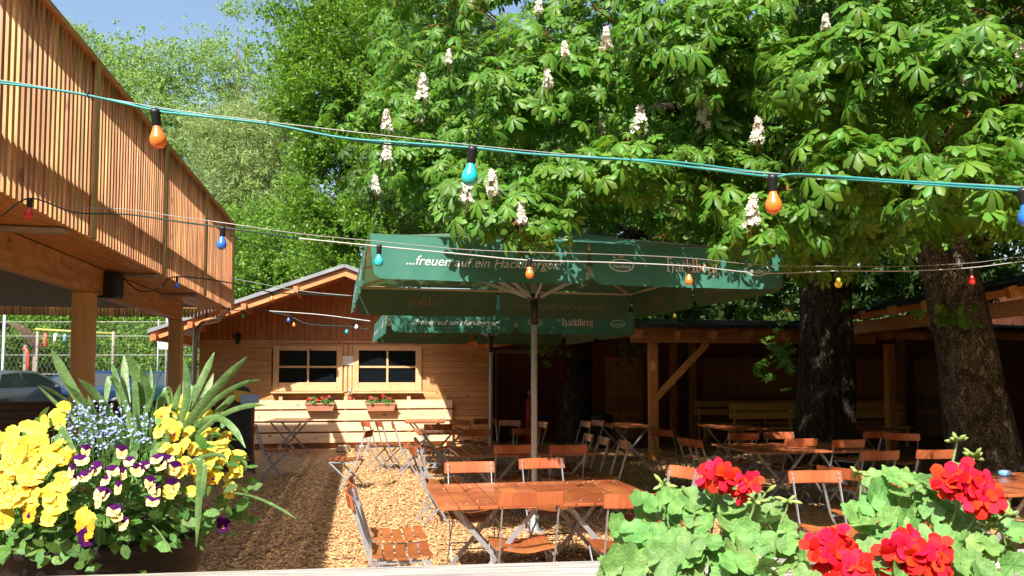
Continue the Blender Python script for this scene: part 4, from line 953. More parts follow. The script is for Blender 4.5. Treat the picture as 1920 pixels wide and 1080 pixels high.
# ------------------------------------------------------------------ foliage
def leafmat(name, c, tc_, island=.3, rough=.42, trans=.35, spec=.4, mottle=0):
    m = bpy.data.materials.new(name); m.use_nodes = True; N = m.node_tree.nodes; L = m.node_tree.links
    b = N['Principled BSDF']; b.inputs['Roughness'].default_value = rough; b.inputs['Specular IOR Level'].default_value = spec
    g = N.new('ShaderNodeNewGeometry')
    def var(col, k):
        h = N.new('ShaderNodeHueSaturation'); h.inputs['Color'].default_value = (*col, 1)
        a = N.new('ShaderNodeMapRange'); a.inputs[3].default_value = 1 - island; a.inputs[4].default_value = 1 + island; L.new(g.outputs['Random Per Island'], a.inputs[0]); L.new(a.outputs[0], h.inputs['Value'])
        q = N.new('ShaderNodeMath'); q.operation = 'MULTIPLY'; q.inputs[1].default_value = 13.7; f = N.new('ShaderNodeMath'); f.operation = 'FRACT'; L.new(g.outputs['Random Per Island'], q.inputs[0]); L.new(q.outputs[0], f.inputs[0])
        a2 = N.new('ShaderNodeMapRange'); a2.inputs[3].default_value = .475; a2.inputs[4].default_value = .52; L.new(f.outputs[0], a2.inputs[0]); L.new(a2.outputs[0], h.inputs['Hue']); return h.outputs[0]
    bc_ = var(c, 0)
    if mottle:
        tc = N.new('ShaderNodeTexCoord'); no = N.new('ShaderNodeTexNoise'); no.inputs['Scale'].default_value = mottle; no.inputs['Detail'].default_value = 4; L.new(tc.outputs['Object'], no.inputs[0])
        rr = N.new('ShaderNodeValToRGB'); rr.color_ramp.elements[0].position = .38; rr.color_ramp.elements[1].position = .62; rr.color_ramp.elements[0].color = (.62, .72, .60, 1); rr.color_ramp.elements[1].color = (1.12, 1.08, 1.05, 1); L.new(no.outputs[0], rr.inputs[0])
        mx = N.new('ShaderNodeMix'); mx.data_type = 'RGBA'; mx.blend_type = 'MULTIPLY'; mx.inputs[0].default_value = 1; L.new(bc_, mx.inputs[6]); L.new(rr.outputs[0], mx.inputs[7]); bc_ = mx.outputs[2]
        bp = N.new('ShaderNodeBump'); bp.inputs['Strength'].default_value = .6; bp.inputs['Distance'].default_value = .004; n9 = N.new('ShaderNodeTexNoise'); n9.inputs['Scale'].default_value = mottle * 4; L.new(tc.outputs['Object'], n9.inputs[0]); L.new(n9.outputs[0], bp.inputs['Height']); L.new(bp.outputs[0], b.inputs['Normal'])
    L.new(bc_, b.inputs['Base Color'])
    t = N.new('ShaderNodeBsdfTranslucent'); L.new(var(tc_, 1), t.inputs[0]); ms = N.new('ShaderNodeMixShader'); ms.inputs[0].default_value = trans
    L.new(b.outputs[0], ms.inputs[1]); L.new(t.outputs[0], ms.inputs[2]); L.new(ms.outputs[0], N['Material Output'].inputs[0]); return m
CHL = leafmat('chestnut_leaf', (.086, .195, .020), (.17, .37, .024), .30, .45, .30, .3)
LIME = leafmat('lime_leaf', (.092, .205, .014), (.24, .43, .02), .3, .5, .38)
FARL = leafmat('far_leaf', (.19, .31, .075), (.38, .55, .12), .3, .6, .4)
WILL = leafmat('willow_leaf', (.24, .33, .11), (.40, .50, .16), .3, .6, .35)
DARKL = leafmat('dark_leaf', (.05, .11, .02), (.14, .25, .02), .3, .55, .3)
BUSHL = leafmat('bush_leaf', (.10, .21, .02), (.26, .46, .04), .3, .55, .35)
def leaflet(ang, L, Wd, droop, base):
    """returns 8 verts, faces"""
    c, s = math.cos(ang), math.sin(ang); out = []
    def P(r, t, z): return (c * r - s * t, s * r + c * t, z)
    zz = lambda r: -droop * r * r / L
    out.append(P(.02, 0, 0))
    for fr, wf in ((.36, .56), (.74, 1.0)):
        r = L * fr; z = zz(r)
        out += [P(r, -Wd * wf / 2, z - .10 * Wd), P(r, 0, z + .04 * Wd), P(r, Wd * wf / 2, z - .10 * Wd)]
    out.append(P(L, 0, zz(L) - .02))
    b = base
    tri = [(b, b + 1, b + 2), (b, b + 2, b + 3), (b + 4, b + 7, b + 5), (b + 5, b + 7, b + 6)]
    quad = [(b + 1, b + 4, b + 5, b + 2), (b + 2, b + 5, b + 6, b + 3)]
    return out, tri, quad
def palmate(droop):
    V = []; T = []; Q = []
    for k, a in enumerate((-150, -98, -48, 0, 48, 98, 150)):
        L = (.50, .78, .96, 1.0, .96, .78, .50)[k]
        v, t, q = leaflet(R(a + 90), L, .43 * L ** .5, droop * (1 + .3 * math.sin(k * 2.1)), len(V)); V += v; T += t; Q += q
    return np.array(V), [np.array(T), np.array(Q)]
def simple_palm(droop):
    V = []; Q = []
    for k, a in enumerate((-130, -70, -22, 22, 70, 130)):
        c, s = math.cos(R(a + 90)), math.sin(R(a + 90)); b = len(V); z = -droop
        V += [(0, 0, 0), (c * .6 - s * -.17, s * .6 + c * -.17, z * .36), (c, s, z), (c * .6 - s * .17, s * .6 + c * .17, z * .36)]; Q.append((b, b + 1, b + 2, b + 3))
    return np.array(V), [np.array(Q)]
PAL = [palmate(.15), palmate(.42), palmate(.8)]; SPAL = simple_palm(.45)
SUNH = np.array([-.2, -.85, .5])
def inpar(P):
    """inside or just under the near / far parasol"""
    m = np.zeros(len(P), bool)
    for (cx, cy, an, zt, zb) in ((.24, 8.5, R(13), 3.36, 1.5), (-.34, 12.6, R(13), 3.1, 1.5)):
        x = P[:, 0] - cx; y = P[:, 1] - cy; lx = x * math.cos(an) + y * math.sin(an); ly = -x * math.sin(an) + y * math.cos(an)
        r = np.maximum(abs(lx), abs(ly)); top = zt - .24 * r + .28
        m |= (r < 1.98) & (P[:, 2] < top)
    return m
def ellip_pts(lobes, dens, lo=.82, hi=1.05, rng=RNG):
    Ps = []; Ns = []
    for (cx, cy, cz, rx, ry, rz_) in lobes:
        area = 4 * math.pi * (((rx * ry) ** 1.6 + (rx * rz_) ** 1.6 + (ry * rz_) ** 1.6) / 3) ** (1 / 1.6)
        n = int(area * dens); d = nrm(rng.normal(size=(n, 3)))
        lump = 1 + .13 * np.sin(d[:, 0] * 5 + cx * 3) * np.sin(d[:, 1] * 6 + cy) + .10 * np.sin(d[:, 2] * 8 + d[:, 0] * 4 + cz)
        P = d * (rng.uniform(lo, hi, n) * lump)[:, None] * np.array([rx, ry, rz_]) + np.array([cx, cy, cz])
        Ps.append(P); Ns.append(nrm(d / np.array([rx, ry, rz_])))
    return np.concatenate(Ps), np.concatenate(Ns)
def inside(P, lobes, f=.72):
    m = np.zeros(len(P), bool)
    for (cx, cy, cz, rx, ry, rz_) in lobes: m |= (((P - [cx, cy, cz]) / [rx, ry, rz_]) ** 2).sum(1) < f * f
    return m
def limbs(parent, base, top, r0, targets, m, lean=(0, 0), name='trunk', tw=None):
    base, top = Vector(base), Vector(top); n = 10; pts = []; rs = []
    rs_ = random.Random(int(base.x * 100))
    for i in range(n + 1):
        t = i / n; p = base.lerp(top, t) + Vector((math.sin(t * 5 + base.x) * .05 * r0 * 2, math.cos(t * 4) * .05, 0)) * (1 if i else 0)
        pts.append(p); rs.append(r0 * (1 + .22 * math.exp(-t * 10) - .30 * t))
    mb = MB(); mb.tube(pts, rs, 28)
    for v in mb.bm.verts:
        a = math.atan2(v.co.y - base.y, v.co.x - base.x); v.co += (v.co - Vector((base.x, base.y, v.co.z))).normalized() * 0 + Vector((math.cos(a), math.sin(a), 0)) * r0 * (.045 * math.sin(a * 7 + v.co.z * .8) + .03 * math.sin(a * 13 - v.co.z * 1.7))
    mb.build(name, m, parent)
    k = 0
    for tg in targets:
        tg = Vector(tg); mid = top.lerp(tg, .5) + Vector((0, 0, .25 * (tg - top).length * .4)); p0 = pts[-2 - (k % 3)]; k += 1
        MB().tube(catm([p0, top.lerp(mid, .5) + Vector((rs_.uniform(-.2, .2), 0, .1)), mid, tg], 6), [r0 * .42 * (1 - .85 * i / 18) for i in range(19)], 10).build('limb', m, parent)
def chestnut(label, base, top, r0, lobes, dens, m=CHL, extra=(), nl=7, size=.155, bark=BARK):
    t = thing('chestnut_tree', label, 'tree', base)
    lobs = list(lobes)
    P, Nn = ellip_pts(lobs, dens); keep = ~inside(P, lobs) & ~inpar(P) & (P[:, 2] > 2.2)
    P, Nn = P[keep], Nn[keep]
    if extra:
        P2, N2 = ellip_pts(extra, dens * 1.6, .3, 1.0); k2 = ~inpar(P2); P = np.concatenate([P, P2[k2]]); Nn = np.concatenate([Nn, N2[k2]])
    n = len(P); c = np.repeat(P, nl, 0); on = np.repeat(Nn, nl, 0); M = len(c)
    # leaves on stalks around the shoot, drooping
    ang = np.tile(np.arange(nl) * 2 * np.pi / nl, n) + np.repeat(RNG.uniform(0, 6, n), nl) + RNG.normal(0, .25, M)
    up = nrm(on * .75 + np.array([0, 0, .9]) + RNG.normal(0, .15, on.shape)); a1 = nrm(np.cross(up, np.array([.31, .2, .93]))); a2 = np.cross(up, a1)
    rad = a1 * np.cos(ang)[:, None] + a2 * np.sin(ang)[:, None]
    rl = RNG.uniform(.09, .24, M); rl *= .85; pos = c + rad * rl[:, None] + up * RNG.uniform(-.10, .08, M)[:, None]
    nn = nrm(up * 1.0 + rad * .42 + SUNH * .22 + RNG.normal(0, .26, c.shape))
    X, Y, Z = basis(nn, RNG, rad * 2.0 - np.array([0, 0, .5])); S = size * RNG.uniform(.72, 1.25, M)
    # near leaves detailed, hidden ones simple
    ok = ~inpar(pos); w_ = RNG.integers(0, 3, M)
    px = 960 + F * pos[:, 0] / np.maximum(pos[:, 1], .1); py = 706 - F * (pos[:, 2] - CAMZ) / np.maximum(pos[:, 1], .1)
    vis = (px > -150) & (px < 2070) & (py > -150) & (pos[:, 1] < 12)
    mesh_parts = []
    Vs = []; Ts = []; Qs = []; off = 0
    for kk, (tv, tf) in enumerate(PAL + [SPAL]):
        sel = ok & ((vis & (w_ == kk)) if kk < 3 else ~vis)
        p, x, y, z, s = pos[sel], X[sel], Y[sel], Z[sel], S[sel]
        if not len(p): continue
        V = p[:, None] + s[:, None, None] * (tv[None, :, 0:1] * x[:, None] + tv[None, :, 1:2] * y[:, None] + tv[None, :, 2:3] * z[:, None])
        V = V.reshape(-1, 3); o_ = (np.arange(len(p)) * len(tv))[:, None, None] + off
        if kk < 3: Ts.append((tf[0][None] + o_).reshape(-1, 3)); Qs.append((tf[1][None] + o_).reshape(-1, 4))
        else: Qs.append((tf[0][None] + o_).reshape(-1, 4))
        Vs.append(V); off += len(V)
    V = np.concatenate(Vs) - np.array(base); fl = [np.concatenate(Qs)] + ([np.concatenate(Ts)] if Ts else [])
    cr = npmesh('crown', V, fl, m, t)
    # stalks and twigs
    mb = MB(); idx = [i for i in range(n) if 3.5 < P[i][1] < 9.5 and RNG.random() < .5][:260]
    for i in idx:
        p = Vector(P[i]); q = p - Vector(Nn[i]) * .75 - Vector((0, 0, .1)); mb.tube([q, (p + q) / 2 + Vector((0, 0, -.05)), p], [.010, .007, .004], 5)
        for j in range(nl): pp = Vector(pos[i * nl + j]); mb.tube([p, pp], [.003, .0022], 3, cap=False)
    if idx:
        for v in mb.bm.verts: v.co -= Vector(base)
        mb.build('twig', TWIG, t, recalc=False)
    limbs_parent = t
    lb = Vector(base)
    limbs(t, (0, 0, 0), Vector(top) - lb, r0, [Vector(l[:3]) - lb for l in lobs[:9]], bark)
    return t, P, Nn
LA = [(1.1, 9.4, 5.4, 2.6, 2.5, 1.9), (2.7, 8.3, 4.9, 2.3, 2.0, 1.8), (4.2, 8.9, 5.3, 2.4, 2.4, 2.0), (.3, 9.2, 6.8, 1.9, 2.3, 1.7), (2.4, 9.0, 7.2, 3.0, 2.8, 2.2), (4.5, 12, 8.5, 5.2, 4.8, 3.2), (.2, 12.5, 7.2, 2.6, 3.2, 2.6), (6.2, 15, 7.5, 5.0, 4.2, 3.4), (-.35, 9.0, 4.45, 1.5, 1.5, .8), (1.5, 8.2, 3.95, 1.7, 1.5, .75), (3.2, 7.6, 3.75, 1.6, 1.4, .85), (3.4, 8.4, 8.2, 3.2, 2.6, 2.2), (7.5, 8.0, 8.4, 3, 3, 2.2)]  # a high lobe above the view is added to shade trunk and chairs
EA = [(.15, 6.0, 2.86, .3, .25, .15), (-.80, 8.0, 3.80, .75, .6, .36), (-.35, 7.2, 3.42, .6, .45, .25), (.05, 6.05, 2.98, .50, .32, .20), (-.45, 6.3, 3.12, .45, .3, .2), (.75, 6.2, 3.32, .7, .4, .25), (1.45, 6.6, 3.45, .7, .5, .3), (1.9, 5.9, 2.86, .42, .3, .24), (2.5, 6.3, 3.05, .55, .4, .3), (2.9, 7.0, 2.95, .6, .5, .35), (.2, 6.9, 4.3, .8, .5, .5), (1.6, 6.3, 4.3, .9, .6, .5), (2.7, 5.9, 3.9, .7, .5, .35)]
trA, PA_, NA_ = chestnut('largest chestnut in flower, thick upright dark trunk, branches drooping over the near parasol', at(1545, 860, 13.4).xy.to_3d(), (5.4, 13.4, 5.2), .50, LA, 6.6, extra=EA, size=.112)
LB = [(6.1, 7.9, 5.0, 2.3, 2.2, 1.8), (4.6, 6.9, 4.25, 1.4, 1.3, .95), (7.6, 9.4, 6.2, 3.0, 3.6, 2.6), (5.4, 8.3, 7.0, 2.8, 2.8, 2.0), (3.9, 6.3, 5.1, 1.3, 1.1, 1.0), (8.2, 13, 7.5, 4, 4, 3), (6.8, 6.3, 4.3, 1.5, 1.3, .9)]
EB = [(2.75, 4.7, 2.85, .45, .32, .20), (3.25, 4.9, 3.2, .5, .35, .25), (2.25, 5.1, 3.05, .45, .35, .2), (3.0, 5.3, 3.75, .6, .4, .3), (3.7, 5.6, 2.95, .5, .35, .25), (2.3, 5.4, 3.9, .6, .4, .35)]
trB, PB_, NB_ = chestnut('chestnut with stout leaning mottled trunk at the right frame edge', at(1858, 900, 10.6).xy.to_3d(), (5.45, 10.3, 4.9), .42, LB, 6.6, extra=EB, size=.118, bark=BARKB)
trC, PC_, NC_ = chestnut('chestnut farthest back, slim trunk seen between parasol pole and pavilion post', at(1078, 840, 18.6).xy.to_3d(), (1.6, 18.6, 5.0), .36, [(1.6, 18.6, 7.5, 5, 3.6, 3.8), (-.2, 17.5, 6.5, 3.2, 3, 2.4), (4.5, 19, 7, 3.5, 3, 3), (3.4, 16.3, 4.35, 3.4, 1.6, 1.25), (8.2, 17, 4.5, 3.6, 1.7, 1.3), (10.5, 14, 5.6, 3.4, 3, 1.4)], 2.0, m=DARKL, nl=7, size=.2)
# sprouts on the trunks and in the shade
def small_tuft(parent, c, r, n, m=CHL):
    P = np.array(c) + RNG.normal(0, 1, (n, 3)) * np.array(r) * .6; nn = nrm(RNG.normal(0, .5, (n, 3)) + [0, -.6, .7]); X, Y, Z = basis(nn, RNG)
    o = scatter('sprout_foliage', PAL[0][0], PAL[0][1], P - np.array(parent.location), X, Y, Z, RNG.uniform(.09, .14, n), m, parent); return o
small_tuft(trB, at(1780, 590, 9.9), (.32, .25, .2), 20); small_tuft(trA, at(1465, 660, 13.0), (.16, .3, .5), 26); small_tuft(trA, at(1440, 700, 13.0), (.2, .3, .3), 14); small_tuft(trC, at(1025, 650, 17.5), (.5, .3, .3), 26); small_tuft(trA, at(1560, 500, 12.6), (.7, .3, .4), 60); small_tuft(trC, at(1190, 650, 17.5), (.5, .3, .3), 22)
# blossom candles
CREAM = mat('chestnut_blossom', (.80, .72, .62), None, .7, island=.18, trans=.2)
PINKB = mat('blossom_heart', (.55, .22, .18), None, .7)
allP = np.concatenate([PA_, PB_]); 
def candle(px, py, hpx, i):
    # stand the candle on the frontmost shoot near that line of sight
    fx = 960 + F * allP[:, 0] / allP[:, 1]; fy = 706 - F * (allP[:, 2] - CAMZ) / allP[:, 1]
    sel = (abs(fx - px) < 34) & (abs(fy - py) < 34) & (allP[:, 1] > 3)
    D = (allP[sel][:, 1].min() if sel.any() else 7.0) - .12
    c = at(px, py + hpx / 2, D); h = hpx / F * D; tr = trB if px > 1420 else trA
    n = 58; t = np.linspace(0, 1, n); a = t * 41 + RNG.uniform(0, 6, n); rad = h * .27 * (1 - t * .82) * RNG.uniform(.75, 1.1, n)
    P = np.stack([np.cos(a) * rad, np.sin(a) * rad, t * h], -1) + np.array([random.uniform(-.1, .1) * h, 0, 0]) * t[:, None]
    sp8 = []; 
    for k in range(5): aa = 2 * math.pi * k / 5; sp8 += [(0, 0, 0), (math.cos(aa - .5) * .7, math.sin(aa - .5) * .7, .25), (math.cos(aa) * 1.1, math.sin(aa) * 1.1, .55), (math.cos(aa + .5) * .7, math.sin(aa + .5) * .7, .25)]
    f = np.array([[4 * k, 4 * k + 1, 4 * k + 2, 4 * k + 3] for k in range(5)])
    X, Y, Z = basis(nrm(np.stack([np.cos(a), np.sin(a), .3 + 0 * a], -1) + RNG.normal(0, .3, (n, 3))), RNG)
    o = scatter('blossom_candle', sp8, [f], P, X, Y, Z, RNG.uniform(.012, .021, n) * (h / .19) ** .5 * 1.25, CREAM, tr)
    o.location = c - tr.location
    st = MB().tube([(0, 0, -.08), (0, 0, h * .96)], [.005, .002], 5).build('blossom_stem', TWIG, o)
for i, q in enumerate([(1010, 8, 30), (793, 163, 50), (726, 226, 40), (724, 282, 42), (786, 214, 34), (1027, 145, 34), (1136, 70, 40), (1200, 222, 52), (1317, 212, 64), (1420, 243, 48), (1812, 163, 56), (1408, 396, 58), (877, 355, 48), (923, 342, 44), (975, 398, 42), (705, 344, 30), (1128, 230, 30), (1060, 90, 26), (1548, 40, 26), (1914, 92, 30), (842, 105, 26)]):
    candle(q[0], q[1], q[2], i)
# ------------------------------------------------------------------ small-leaved trees behind
hexl = np.array([(0, 0, 0), (.34, .42, .06), (.22, .85, 0), (0, 1.1, -.08), (-.22, .85, 0), (-.34, .42, .06)])
def sprig(n, seed, ln=1.0, wd=1.0):
    r = np.random.default_rng(seed); V = []; Fq = []
    for k in range(n):
        a = r.uniform(0, 6.28); e = r.uniform(-.5, .7); d = np.array([math.cos(a) * math.cos(e), math.sin(a) * math.cos(e), math.sin(e)])
        o = r.normal(0, .5, 3); nn = nrm(r.normal(0, 1, 3) + [0, 0, .5]); x = np.cross(d, nn); x /= np.linalg.norm(x) + 1e-6; z = np.cross(x, d); b = len(V)
        for p in hexl: V.append(o + .55 * (p[0] * x * wd + p[1] * d * ln + p[2] * z))
        Fq.append(range(b, b + 6))
    return np.array(V), [np.array([list(f) for f in Fq])]
SPR = sprig(7, 1); SPRW = sprig(8, 2, 1.6, .35)
def clump_tree(name, label, base, lobes, r0, n, size, m, bark=BARKL, spr=SPR, group=None, cat='tree', hollow=.45, clump=14, cr=.5, ymul=1.0, trunk=True):
    t = thing(name, label, cat, base, 0, group); rng = RNG
    vol = np.array([l[3] * l[4] * l[5] for l in lobes]) ** (2 / 3.); cnt = (vol / vol.sum() * n / clump).astype(int) + 1; Ps = []
    for l, k in zip(lobes, cnt):
        d = nrm(rng.normal(size=(k, 3))); rad = rng.uniform(hollow, 1.05, k) ** .6
        c = d * rad[:, None] * np.array(l[3:6]) + np.array(l[:3])
        p = np.repeat(c, clump, 0) + rng.normal(0, 1, (k * clump, 3)) * np.array([cr, cr, cr * .55]) * .5 * np.repeat(rng.uniform(.6, 1.5, k), clump)[:, None]
        Ps.append(p)
    P = np.concatenate(Ps); P = P[~inpar(P)]; 
    nn = nrm(rng.normal(0, .7, P.shape) + [0, -.3, .8]); X, Y, Z = basis(nn, rng)
    cr_ = scatter('crown', spr[0], spr[1], P - np.array(base), X, Y, Z, size * rng.uniform(.6, 1.4, len(P)), m, t)
    if trunk:
        top = max(l[2] for l in lobes) - base[2]; mx = np.mean([l[0] for l in lobes]) - base[0]; my = np.mean([l[1] for l in lobes]) - base[1]
        limbs(t, (0, 0, 0), (mx * .6, my * .6, top * .75), r0, [Vector(l[:3]) - Vector(base) + Vector((0, 0, l[5] * .5)) for l in lobes[:8]], bark)
    return t
def zz_(px, py, D): return at(px, py, D)
def lob(px, py, D, rpx, rpy, rd): p = at(px, py, D); return (p.x, p.y, p.z, rpx * D / F, rd, rpy * D / F)
# dense lime tree behind the hut
clump_tree('lime_tree', 'tall dense bright green lime tree behind the hut roof, left of the chestnut', (-3.6, 25.5, 0), [lob(640, 60, 24, 150, 110, 2.2), lob(600, 0, 25, 120, 90, 2), lob(640, 180, 24, 130, 100, 2.2), lob(690, 260, 24, 130, 110, 2.4), lob(655, 350, 24, 110, 90, 2.2), lob(620, 430, 24, 85, 80, 2), lob(700, 440, 24, 110, 110, 2), lob(760, 120, 25, 160, 160, 2.6), lob(850, 330, 26, 180, 180, 3), lob(640, -120, 25, 170, 120, 3), lob(570, 90, 24, 70, 60, 1.2), lob(585, 210, 24, 50, 50, 1.2)], .35, 30000, .16, LIME, clump=80, cr=.66)
G1 = 'airy trees behind the terrace and hut'
clump_tree('ash_tree', 'airy light green tree with sky showing through, next to the balcony edge', (-19, 40, .3), [lob(185, 130, 40, 45, 50, 2), lob(255, 210, 40, 70, 80, 2.5), lob(165, 75, 40, 22, 24, 1), lob(250, 110, 40, 34, 30, 1.2), lob(310, 120, 40, 36, 44, 1.3), lob(230, 300, 40, 90, 90, 3), lob(300, 230, 39, 70, 70, 2.5)], .25, 4600, .22, FARL, clump=26, cr=1.2, group=G1)
clump_tree('ash_tree', 'airy light tree with bare twigs against the blue sky, left of the lime', (-14, 42, .3), [lob(400, 130, 42, 42, 50, 2), lob(462, 100, 42, 24, 40, 1.2), lob(372, 190, 42, 80, 70, 2.5), lob(470, 190, 42, 50, 60, 1.6), lob(445, 30, 42, 12, 26, 1), lob(385, 90, 42, 20, 24, 1), lob(500, 160, 42, 22, 40, 1), lob(400, 300, 42, 110, 60, 3)], .22, 3400, .21, FARL, clump=20, cr=1.1, group=G1)
clump_tree('willow_tree', 'pale olive willow with thin drooping foliage left of the dense lime tree', (-11, 36, .3), [lob(500, 300, 36, 60, 90, 2), lob(450, 330, 36, 70, 80, 2), lob(530, 250, 36, 40, 60, 1.6), lob(520, 400, 36, 70, 70, 2), lob(420, 260, 36, 45, 50, 1.6)], .22, 9000, .26, WILL, spr=SPRW, clump=26, cr=1.2)
clump_tree('maple_tree', 'bright leafy tree low between the balcony and the hut roof', (-12.6, 32, .3), [lob(470, 450, 32, 70, 60, 2), lob(540, 480, 31, 80, 70, 2), lob(420, 500, 32, 90, 70, 2), lob(490, 540, 31, 110, 60, 2), lob(600, 520, 31, 90, 60, 2)], .2, 9500, .19, BUSHL, clump=34, cr=.9)
# trees and undergrowth beyond the car park
G2 = 'bushy trees beyond the car park'
for i, (px, py, D, w_, h_, m_, lab) in enumerate(((60, 560, 40, 150, 130, BUSHL, 'bushy tree beyond the play house at the far left'), (230, 570, 39, 120, 130, BUSHL, 'bushy tree in the opening between the two terrace posts'), (380, 600, 38, 100, 120, BUSHL, 'bushy tree right behind the downpipe'), (-120, 560, 40, 150, 150, BUSHL, 'bushy tree at the very left, beyond the pale pole'))):
    clump_tree('bushy_tree', lab, (at(px, 700, D).x, D, .3), [lob(px, py, D, w_, h_ * .5, 2.2), lob(px - w_ * .5, py + 50, D - 1, w_ * .6, 60, 2), lob(px + w_ * .5, py + 40, D - 1.5, w_ * .6, 55, 2), lob(px, py - 110, D, w_ * .9, 90, 2.5), lob(px, py + 90, D - 2.5, w_ * .9, 38, 1.4)], .2, 7500, .21, m_, clump=34, cr=1.0, group=G2)
clump_tree('hedge', 'dark green hedge along the far side of the car park', (at(200, 700, 44).x, 44, .3), [lob(px, 690, 44, 90, 50, 1.5) for px in range(-250, 640, 90)] + [lob(px, 590, 46, 120, 90, 1.5) for px in range(-250, 700, 130)] + [lob(px, 430, 48, 120, 90, 1.5) for px in range(-100, 640, 150)], .1, 12000, .3, DARKL, clump=12, cr=1.2, cat='hedge', trunk=False)
# woodland behind the pavilion: keeps the sky out of the shade; last three unseen, added to darken it
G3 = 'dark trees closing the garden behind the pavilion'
for i, (x, y, lab) in enumerate(((3.5, 29, 'dark tree behind the farthest trunk and the far parasol'), (9.5, 28, 'dark tree behind the thick trunk'), (15.5, 26, 'dark tree behind the leaning trunk'), (19, 20, 'dark tree beyond the right side of the pavilion'), (17.5, 11, 'added dark tree out of view beside the pavilion wing, blocking sky light'), (15, 3, 'added unseen dark tree at the right of the viewpoint, blocking sky light'), (12.5, -4, 'added unseen dark tree right behind the viewpoint, blocking sky light'))):
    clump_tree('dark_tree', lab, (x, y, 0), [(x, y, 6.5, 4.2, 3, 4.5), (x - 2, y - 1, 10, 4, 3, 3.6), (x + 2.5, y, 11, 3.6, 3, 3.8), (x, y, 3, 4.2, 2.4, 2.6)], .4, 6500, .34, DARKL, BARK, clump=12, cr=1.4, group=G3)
# ------------------------------------------------------------------ flower bowl, left foreground
STRAPL = leafmat('daffodil_leaf', (.17, .28, .10), (.26, .40, .12), .15, .4, .25, mottle=30)
PANL = leafmat('pansy_leaf', (.10, .22, .045), (.22, .40, .06), .3, .45, .3, mottle=60)
FMNL = mat('forget_me_not_blue', (.27, .32, .58), None, .7, island=.2)
BOWLM = mat('brown_black_plastic', (.012, .010, .011), (.020, .016, .018), .6, 6, (1, 1, 5), .2, spec=.2)
BD = 2.28
bc = at(192, 990, BD); BR_ = (366 - 15) / 2 / F * BD + .02
bowl = thing('flower_bowl', 'large dark brown plastic bowl planted with yellow flowers, behind the rail at the left', 'planter', (bc.x, bc.y, 0.0)); bz = bc.z
prof = [(BR_ * .50, bz - .34), (BR_ * .60, bz - .33), (BR_ * .80, bz - .22), (BR_ * .94, bz - .08), (BR_ * .955, bz - .035), (BR_ * 1.02, bz - .03), (BR_ * 1.035, bz - .004), (BR_ * 1.02, bz + .004), (BR_ * .96, bz - .006), (BR_ * .90, bz - .06)]
MB().lathe(prof, seg=56).build('bowl', BOWLM, bowl)
MB().lathe([(BR_ * .2, bz - .05), (BR_ * .92, bz - .045), (BR_ * .92, bz - .06)], seg=30).build('soil', mat('potting_soil', (.03, .02, .014), (.06, .04, .03), .95, 40), bowl)
barrel = thing('barrel_stand', 'wooden barrel carrying the flower bowl behind the rail', 'barrel', (bc.x, bc.y, 0))
MB().lathe([(.25, 0), (.30, .2), (.32, .43), (.30, .65), (.26, bz - .345), (.05, bz - .342)], seg=28).build('staves', DARKW, barrel)
for z in (.1, .7): MB().lathe([(.281, z), (.315, z + .0), (.317, z + .04), (.283, z + .04)], seg=28).build('hoop', STEEL, barrel)
bz3 = Vector((bc.x, bc.y, bz))
DC = Vector((bc.x + .0, bc.y, bz + .02)); DRX, DRY, DRZ = .405, .36, .36
def domept(px, py, push=0.0):
    """point of the planting mound on that line of sight"""
    o = Vector((0, 0, CAMZ)); d = ray(px, py); s = Vector((1 / DRX, 1 / DRY, 1 / DRZ))
    oo = Vector(((o.x - DC.x) * s.x, (o.y - DC.y) * s.y, (o.z - DC.z) * s.z)); dd = Vector((d.x * s.x, d.y * s.y, d.z * s.z))
    a = dd.dot(dd); b = oo.dot(dd); c = oo.dot(oo) - 1; q = b * b - a * c
    t = (-b - math.sqrt(q)) / a if q > 0 else -b / a
    return o + d * (t - push)
ovl = np.array([(0, 0, 0), (.22, .25, .05), (.30, .6, .03), (.16, .9, -.03), (0, 1.05, -.08), (-.16, .9, -.03), (-.30, .6, .03), (-.22, .25, .05)])
def mound(name, c, r, n, size, m, parent, seed=1, zmin=-.35):
    rg = np.random.default_rng(seed); d = nrm(rg.normal(size=(n * 2, 3))); d = d[d[:, 2] > zmin][:n]; n = len(d)
    P = np.array(c) + d * rg.uniform(.62, 1.0, n)[:, None] * np.array(r)
    nn = nrm(d * .7 + [0, -.2, .5] + rg.normal(0, .45, d.shape)); X, Y, Z = basis(nn, rg, d + np.array([0, 0, .4]))
    kz = (P[:, 2] > bz - .012) | (rg.random(n) < .07); P = P[kz]; X = X[kz]; Y = Y[kz]; Z = Z[kz]; n = len(P)
    return scatter(name, ovl, [np.arange(8)[None]], P - np.array(parent.location), X, Y, Z, size * rg.uniform(.6, 1.35, n), m, parent)
# yellow pansies
YEL = mat('pansy_yellow', (.70, .55, .03), (.84, .74, .14), .75, 30, island=.22, trans=.18, spec=.1)
ORA = mat('pansy_deep_yellow', (.74, .33, .008), None, .75, island=.12, trans=.2)
CRM = mat('viola_cream', (.80, .70, .26), None, .75, island=.12, trans=.15, spec=.1); PUR = mat('viola_purple', (.05, .004, .06), None, .8, island=.3, spec=.08)
GRN = mat('flower_stalk', (.10, .22, .05), None, .6)
def petal(ang, L, Wd, z, cup=.12, n=9):
    P = [(0, 0, z)]
    for k in range(n):
        a = -1.15 + 2.3 * k / (n - 1); r = L * (.55 + .45 * math.cos(a * .9)); P.append((math.sin(a) * Wd * .62, max(.05, r) if abs(a) < 2 else r, z + cup * L * (r / L) ** 2 + .075 * math.sin(k * 2.3 + ang * 3) * L))
    c, s = math.cos(ang), math.sin(ang); return [(x * c - y * s, x * s + y * c, zz) for x, y, zz in P]
